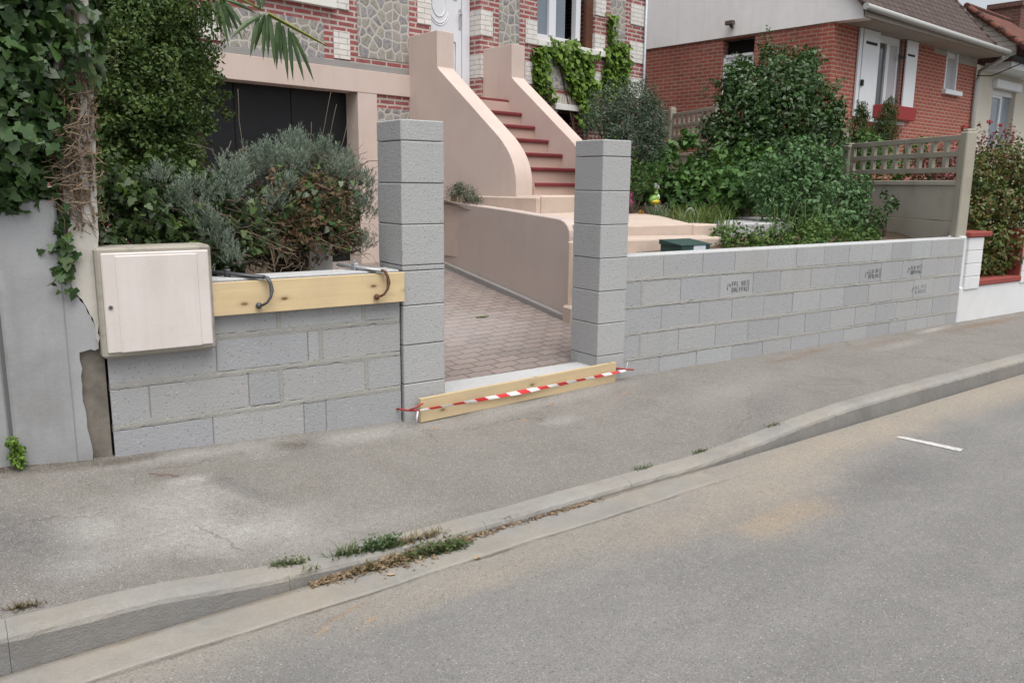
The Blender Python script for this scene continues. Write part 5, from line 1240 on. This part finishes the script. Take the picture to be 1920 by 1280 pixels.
plant('yew_shrub', 'pair of dark upright yew columns before the red flower box', 'shrub', (9.55, 3.05, 1.4), [(9.34, 3.04, 2.55, .13), (9.34, 3.06, 2.36, .17), (9.36, 3.04, 2.14, .2), (9.33, 3.04, 2.70, .09), (9.45, 3.04, 2.62, .06), (9.84, 2.93, 2.60, .15), (9.82, 2.94, 2.40, .2), (9.78, 2.95, 2.18, .22), (9.88, 2.92, 2.76, .11), (9.98, 2.90, 2.62, .08), (9.58, 2.98, 2.05, .24)], LF_yew, 2600, .06, 'lance', BK, 20, .02, .3, -1.0, .3, .5, 'crown', 1.2)
LOW = [(4.24, 1.20, 1.00, .12), (4.40, 1.10, 1.00, .14), (4.60, .98, .97, .14), (4.80, .88, 1.0, .15), (5.02, .78, 1.0, .16), (5.12, .66, .96, .13), (4.16, 1.0, .93, .10), (4.36, .78, .94, .12), (4.62, .66, .95, .12), (5.3, .8, 1.02, .16), (5.5, .9, 1.05, .14), (4.9, .6, .93, .1), (5.9, .8, .98, .14), (6.2, .75, .95, .12), (5.7, .7, .93, .12)]
plant('low_garden_plants', 'low mixed green plants growing just behind the long block wall', 'plants', (4.6, .9, .86), LOW, LF_low, 1200, .05, 'oval', BK, 10, .006, .3, .3, .6, .5)
plant('climbing_weed', 'straggling dark weed climbing the lowest fence slab by the wall', 'weeds', (7.2, 1.2, .9), [(7.25, 1.15, 1.32, .10), (7.12, 1.22, 1.2, .13), (7.0, 1.3, 1.08, .16), (6.85, 1.2, .98, .14), (6.7, 1.1, 1.15, .16), (6.5, 1.0, 1.0, .18), (7.3, 1.3, 1.45, .06), (6.9, 1.5, 1.3, .2)], LF_big, 620, .055, 'oval', BK, 16, .006, .3, .3, .4, .6)
plant('fern_clump', 'bright green ferny clump under the grey leaved tree', 'fern', (4.45, 2.75, 1.1), [(4.3, 2.8, 1.75, .16), (4.5, 2.75, 1.6, .2), (4.75, 2.8, 1.62, .18), (4.25, 2.95, 1.95, .12), (4.45, 2.9, 1.85, .14), (4.9, 2.85, 1.75, .14)], LF_bramble, 1500, .06, 'lance', BK, 14, .006, .3, .3, .5, .6)
t = thing('tall_weed', (5.35, 1.0, .9), 'tall thin stemmed feathery weeds above the long block wall', 'weeds')
Pp = []; mb = MB()
for k in range(26):
    a = np.array((5.2 + rng.normal() * .32, 1.0 + rng.normal() * .16, .9)); e = a + np.array((rng.normal() * .10, rng.normal() * .05, rng.uniform(.22, .50))); mb.tube([tuple(a), tuple(e)], [.004, .002], 4)
    for q in rng.uniform(.25, 1, 26): Pp.append(a + (e - a) * q + rng.normal(size=3) * .022)
mb.build('stems', solid('weed stem', (.10, .15, .05), .7), t); Pp = np.array(Pp); leaves('foliage', LF_low, t, Pp, rng.normal(size=Pp.shape) + (0, -.2, .7), .036, 'lance', .0)
t = thing('ornamental_grass', (4.62, 1.75, 1.1), 'clump of arching green grass at the edge of the pink path', 'grass clump', 'grass clumps along the path')
P = np.stack([4.62 + rng.normal(size=330) * .13, 1.78 + rng.normal(size=330) * .14, np.full(330, 1.04)], 1); blades('blades', LF_grass, t, P, .34, .0042, .45)
t = thing('ornamental_grass', (4.58, 2.3, 1.1), 'smaller tuft of grass further along the path edge', 'grass clump', 'grass clumps along the path')
P = np.stack([4.70 + rng.normal(size=120) * .08, 2.28 + rng.normal(size=120) * .10, np.full(120, 1.08)], 1); blades('blades', LF_grass, t, P, .22, .004, .35)
t = thing('ornamental_grass', (4.72, 2.62, 1.1), 'grey green bladed tuft growing in front of the bird ornament', 'grass clump', 'grass clumps along the path')
P = np.stack([4.72 + rng.normal(size=90) * .05, 2.58 + rng.normal(size=90) * .05, np.full(90, 1.10)], 1); blades('blades', m_leaf('blue green blade', [(.09, .14, .085), (.14, .20, .12), (.19, .25, .16)], .6, .2, .2), t, P, .24, .006, .4)
t = plant('flowering_plant', 'bushy plant with magenta flower heads beside the right pillar', 'plant', (4.32, 2.85, 1.12), [(4.30, 2.75, 1.42, .10), (4.42, 2.85, 1.52, .14), (4.25, 2.9, 1.62, .12)], LF_low, 900, .045, 'lance', BK, 10, .005, .3, .2, .4, .5)
P, N = lump_points([(4.20, 2.55, 1.40, .055), (4.205, 2.54, 1.32, .045)], 5200, .6, .2); leaves('flower', m_leaf('magenta petal', [(.30, .035, .13), (.42, .07, .20), (.50, .16, .30)], .6, .2, .2), t, P, N, .022, 'oval', .0)
P, N = lump_points([(4.52, 2.66, 1.20, .03)], 5200, .6, .2); leaves('flower', m_leaf('orange petal', [(.55, .22, .02), (.60, .32, .03)], .6, .2, .2), t, P, N, .022, 'oval', .0)
plant('photinia_hedge', 'clipped hedge with red and green leaves filling the white wall gap', 'hedge', (8.5, .6, .1), [(8.40, .66, 1.73, .24), (8.70, .58, 1.80, .33), (8.34, .56, 1.35, .28), (8.62, .52, 1.29, .34), (8.25, .48, .9, .27), (8.5, .46, .84, .31), (8.05, .42, .62, .17), (9.10, .48, 1.55, .45), (9.0, .45, .89, .40), (8.35, .42, .60, .18), (7.92, .46, .95, .18), (7.95, .5, 1.3, .2), (8.05, .55, 1.65, .22), (9.6, .5, 1.6, .4), (7.85, .44, .68, .14), (7.8, .5, 1.2, .14), (8.7, .4, .62, .16)], LF_hedge, 1300, .055, 'oval', BK, 24, .012, .45, .4, .3, .35, 'foliage')
t = plant('rose_bush', 'straggling rose with a few red flowers behind the fence post', 'rose', (8.7, .95, .6), [(8.52, .98, 2.20, .10), (8.72, .85, 2.12, .14), (8.9, .7, 2.2, .14), (9.05, .75, 1.98, .2), (8.62, .90, 2.30, .05)], LF_red, 420, .05, 'oval', BK, 20, .008, .3, .4, .4, .6)
LF_petal = m_leaf('red petal', [(.35, .015, .02), (.45, .03, .04)], .6, .1, .2)
for l_ in ((8.62, .78, 2.335, .03), (8.42, .98, 2.265, .035), (8.74, .70, 2.30, .025)):
    P, N = lump_points([l_], 6000, .6, .2); leaves('flower', LF_petal, t, P, N, .024, 'oval', .0)
plant('red_leaved_shrub', 'loose red leaved shrub behind the lattice fence panel', 'shrub', (9.1, 1.6, .8), [(9.0, 1.45, 1.95, .22), (9.2, 1.2, 1.9, .22), (8.8, 1.7, 1.85, .2), (9.3, 1.8, 1.8, .25), (9.0, 1.3, 1.7, .22), (8.7, 1.3, 1.6, .2)], LF_red, 650, .055, 'oval', BK, 16, .008, .3, .4, .4, .6)
plant('garden_shrub', 'green shrub low behind the lattice fence near the yews', 'shrub', (9.3, 2.8, .9), [(9.2, 2.6, 1.95, .30), (8.9, 3.0, 1.9, .32), (8.8, 2.3, 1.75, .30), (9.1, 2.1, 1.8, .28), (8.9, 2.7, 2.2, .2), (9.4, 2.9, 2.15, .2), (9.2, 2.0, 2.05, .2), (9.4, 1.9, 1.8, .3)], LF_bramble, 500, .06, 'oval', BK, 14, .01, .3, .4, .4, .5)
# wooden trough and its plants on the retaining wall
t = thing('wooden_trough', (2.93, 4.12, 1.27), 'small weathered wooden planter trough on the retaining wall top', 'planter')
TF = Fr(2.65 + 2.72 * math.cos(R(83.5)) + .02, 1.66 + 2.72 * math.sin(R(83.5)), 1.285, 83.5)
mb = MB(TF); mb.box(-.13, .13, -.115, -.10, 0, .085, .003); mb.box(-.13, .13, -.015, 0, 0, .085, .003); mb.box(-.13, -.115, -.10, -.015, 0, .085, .003); mb.box(.115, .13, -.10, -.015, 0, .085, .003); mb.box(-.115, .115, -.10, -.015, 0, .05); mb.build('box', m_wood('weathered tan wood', (.24, .17, .095), (.34, .26, .16), False), t)
plant('trough_plant', 'small leafy plants sprouting from the wooden trough', 'plant', (2.93, 4.0, 1.31), [(3.04, 4.55, 1.40, .09), (3.02, 4.40, 1.41, .10), (3.0, 4.25, 1.42, .11), (2.98, 4.08, 1.39, .11), (2.96, 3.92, 1.36, .09), (2.95, 3.76, 1.32, .06), (3.0, 4.3, 1.48, .06)], LF_olive, 3400, .034, 'lance', BK, 8, .004, .3, -.4, .5, .5)

for q_, lab in (((1.35, 2.35), 'small tuft of moss in the paving joint, nearer the left pillar'), ((1.9, 2.05), 'small tuft of moss in the paving joint, nearer the retaining wall')):
    t = thing('moss_tuft', (q_[0], q_[1], zdrive(q_[1])), lab, 'moss', 'moss tufts in the paving')
    P = np.stack([q_[0] + rng.normal(size=130) * .035, q_[1] + rng.normal(size=130) * .012, np.full(130, zdrive(q_[1]))], 1); blades('blades', LF_grass, t, P, .02, .003, .6)
# weeds, litter and stones along the kerb
def weed_strip(name, label, pts, n, L, mat, cat, w=.0035, lean=.8):
    a, b = np.array(pts[0]), np.array(pts[-1]); x, y = (a + b) / 2
    t = thing(name, (x, y, lin(x, ZKERB)), label, cat, 'weeds along the kerb')
    seg = np.array(pts); k = rng.integers(0, len(seg) - 1, n); u = rng.random(n); q = seg[k] + (seg[k + 1] - seg[k]) * u[:, None] + rng.normal(size=(n, 2)) * (.02, .010)
    P = np.array([(c[0], c[1], (zpav(c[0], c[1]) if c[1] > yfoot(c[0]) else -.149) - .004) for c in q])
    blades('blades', mat, t, P, L, w, lean, curl=.7); return t
def small_leaves(t, pts, n, size, mat, spread=(.025, .012), h=.02, name='leaves'):
    seg = np.array(pts); k = rng.integers(0, len(seg) - 1, n); u = rng.random(n); q = seg[k] + (seg[k + 1] - seg[k]) * u[:, None] + rng.normal(size=(n, 2)) * spread
    P = np.array([(c[0], c[1], (zpav(c[0], c[1]) if c[1] > yfoot(c[0]) else -.147) + abs(rng.normal()) * h) for c in q])
    leaves(name, mat, t, P, rng.normal(size=(n, 3)) * .6 + (0, 0, 1), size, 'oval', .0)
K1 = [(-1.34, -1.37), (-1.21, -1.395)]; K2 = [(-1.08, -1.40), (-.92, -1.41), (-.78, -1.415)]; K3 = [(-.78, -1.415), (-.66, -1.42), (-.52, -1.40)]
t = weed_strip('weed_clump', 'thin line of weeds in the kerb joint, left of the green clump', K1, 70, .035, LF_weed, 'weeds'); small_leaves(t, K1, 110, .014, LF_weed)
t = weed_strip('weed_clump', 'green weed clump in the joint behind the kerb', K2, 190, .06, LF_weed, 'weeds'); small_leaves(t, K2[1:], 420, .020, m_leaf('fresh weed leaf', [(.045, .09, .035), (.08, .13, .055), (.12, .17, .08)], .7, .2, .2), (.035, .016), .028)
t = weed_strip('weed_clump', 'dry straw coloured grass tuft right of the green kerb weed', K3, 110, .05, m_leaf('straw', [(.17, .14, .08), (.25, .20, .12), (.12, .12, .06)], .8, .2, .1), 'weeds')
G1 = [(-1.02, -1.50), (-.86, -1.505), (-.74, -1.50)]; G2 = [(-.74, -1.50), (-.62, -1.51), (-.50, -1.525)]
t = weed_strip('gutter_weed', 'green weed clump lying in the gutter among dead leaves', G2, 170, .055, LF_weed, 'weeds'); small_leaves(t, G2, 520, .020, LF_weed, (.03, .018), .03)
t = weed_strip('gutter_weed', 'brownish grass tuft in the gutter among dead leaves', G1, 150, .05, m_leaf('olive straw', [(.08, .085, .03), (.15, .13, .06), (.10, .10, .04)], .8, .2, .1), 'weeds')
t = weed_strip('weed_tuft', 'single small grass tuft growing at the kerb foot at left', [(-1.215, -1.462), (-1.205, -1.462)], 14, .05, LF_grass, 'weeds')
t = weed_strip('weed_tuft', 'dry tuft in the pavement joint at far left', [(-2.27, -1.345), (-2.21, -1.345)], 60, .035, m_leaf('dead tuft', [(.10, .075, .04), (.16, .12, .07), (.06, .06, .03)], .8, .2, .1), 'weeds')
for q, lab in (((1.42, -1.22), 'small dark weed at the kerb joint in mid pavement'), ((.93, -1.25), 'little green weed at the kerb joint, leftmost of the far ones'), ((2.15, -1.20), 'low brown green weed at the bend of the kerb')):
    t = weed_strip('weed_tuft', lab, [(q[0] - .06, q[1] - .003), (q[0] + .06, q[1] + .002)], 50, .03, LF_weed, 'weeds')
plant('wall_weed', 'bright green leafy weed at the foot of the grey rendered wall', 'weeds', (-2.14, -.03, .12), [(-2.15, -.04, .17, .035), (-2.135, -.035, .21, .03), (-2.16, -.04, .25, .03), (-2.14, -.06, .15, .03)], LF_vine, 9000, .024, 'oval', BK, 5, .003, .3, .0, .5, .4)
# fallen leaves and grit in the gutter: nobody could count them
n = 1150; x = np.concatenate([rng.uniform(-1.22, -.42, 900), rng.uniform(-.42, .45, 250)]); hp = np.exp(-((x + .78) / .32) ** 2); y = yfoot(x) - np.abs(rng.normal(size=n)) * (.016 + .034 * hp) - .004
P = np.stack([x, y, np.full(n, -.145) + rng.random(n) * (.006 + .026 * hp * np.exp(-((y - yfoot(x) + .03) / .04) ** 2))], 1)
o = leaves('leaf_litter', m_leaf('fallen leaf', [(.11, .075, .045), (.22, .16, .10), (.30, .23, .155), (.17, .10, .06), (.34, .28, .20)], .8, .1, .15, 20), None, P, rng.normal(size=(n, 3)) * .45 + (0, 0, 1), .022, 'oval', .0, (-.6, -1.5, -.15)); tag(o, 'scatter of brown fallen leaves along the gutter', 'fallen leaves', kind='stuff')
mb = MB()
for k in range(430):
    w = rng.random()
    if w < .35: px, py = rng.uniform(-1.3, .6), 0; py = yfoot(px) - abs(rng.normal()) * .02 - .004; pz = -.146
    elif w < .55: px, py = -.18 + rng.normal() * .07, -1.375 + rng.normal() * .03; pz = zpav(px, py)
    elif w < .75: px, py = rng.uniform(.1, 1.9), 0; py = -.08 + px * .09 - abs(rng.normal()) * .03; pz = zpav(px, py)
    else: px, py = rng.uniform(-2.3, 6), rng.uniform(-1.2, .05); pz = zpav(px, py)
    mb.blob((px, py, pz), rng.uniform(.002, .0062), 6, 4, (1, rng.uniform(.6, 1), .6), .2)
o = mb.build('grit', m_block('pale grit', (.30, .285, .26), True), None, (0, -1, -.05)); tag(o, 'loose grit and small stones on pavement and gutter', 'grit', kind='stuff')
for k, (x, y, lab) in enumerate(((-.50, -1.665, 'curled pale dead leaf lying on the road edge'), (-.90, -1.60, 'flat tan dead leaf lying on the gutter slab'))):
    m = MB(); a = rng.uniform(0, 6); z0 = -.1455 if k else -.150
    ring_ = [(x + r * math.cos(a + t_) , y + r * .7 * math.sin(a + t_), z0 + .004 + .010 * abs(math.sin(2 * t_)) * (1 - k * .7)) for t_, r in zip(np.linspace(0, 2 * math.pi, 11)[:-1], (.026, .012, .024, .010, .022, .012, .025, .010, .02, .012) if not k else (.022, .016, .012, .014, .02, .022, .016, .012, .014, .02))]
    c_ = (x, y, z0 + .004); m.sharefaces(ring_ + [c_], [[i, (i + 1) % 10, 10] for i in range(10)])
    o = m.build('dead_leaf', solid('tan dead leaf', (.36, .27, .18), .8, .25, 60), None, c_); tag(o, lab, 'leaf', 'single dead leaves by the gutter')
m = MB(); m.tube(twig_path((-1.60, -.30, zpav(-1.6, -.3) + .014), (-1.47, -.36, zpav(-1.47, -.36) + .014), 5, .02), .0024, 5); o = m.build('twig', solid('reddish twig', (.15, .075, .05), .8, .3, 40), None, (-1.53, -.33, .03)); tag(o, 'thin reddish twig lying on the pavement before the left wall', 'twig')
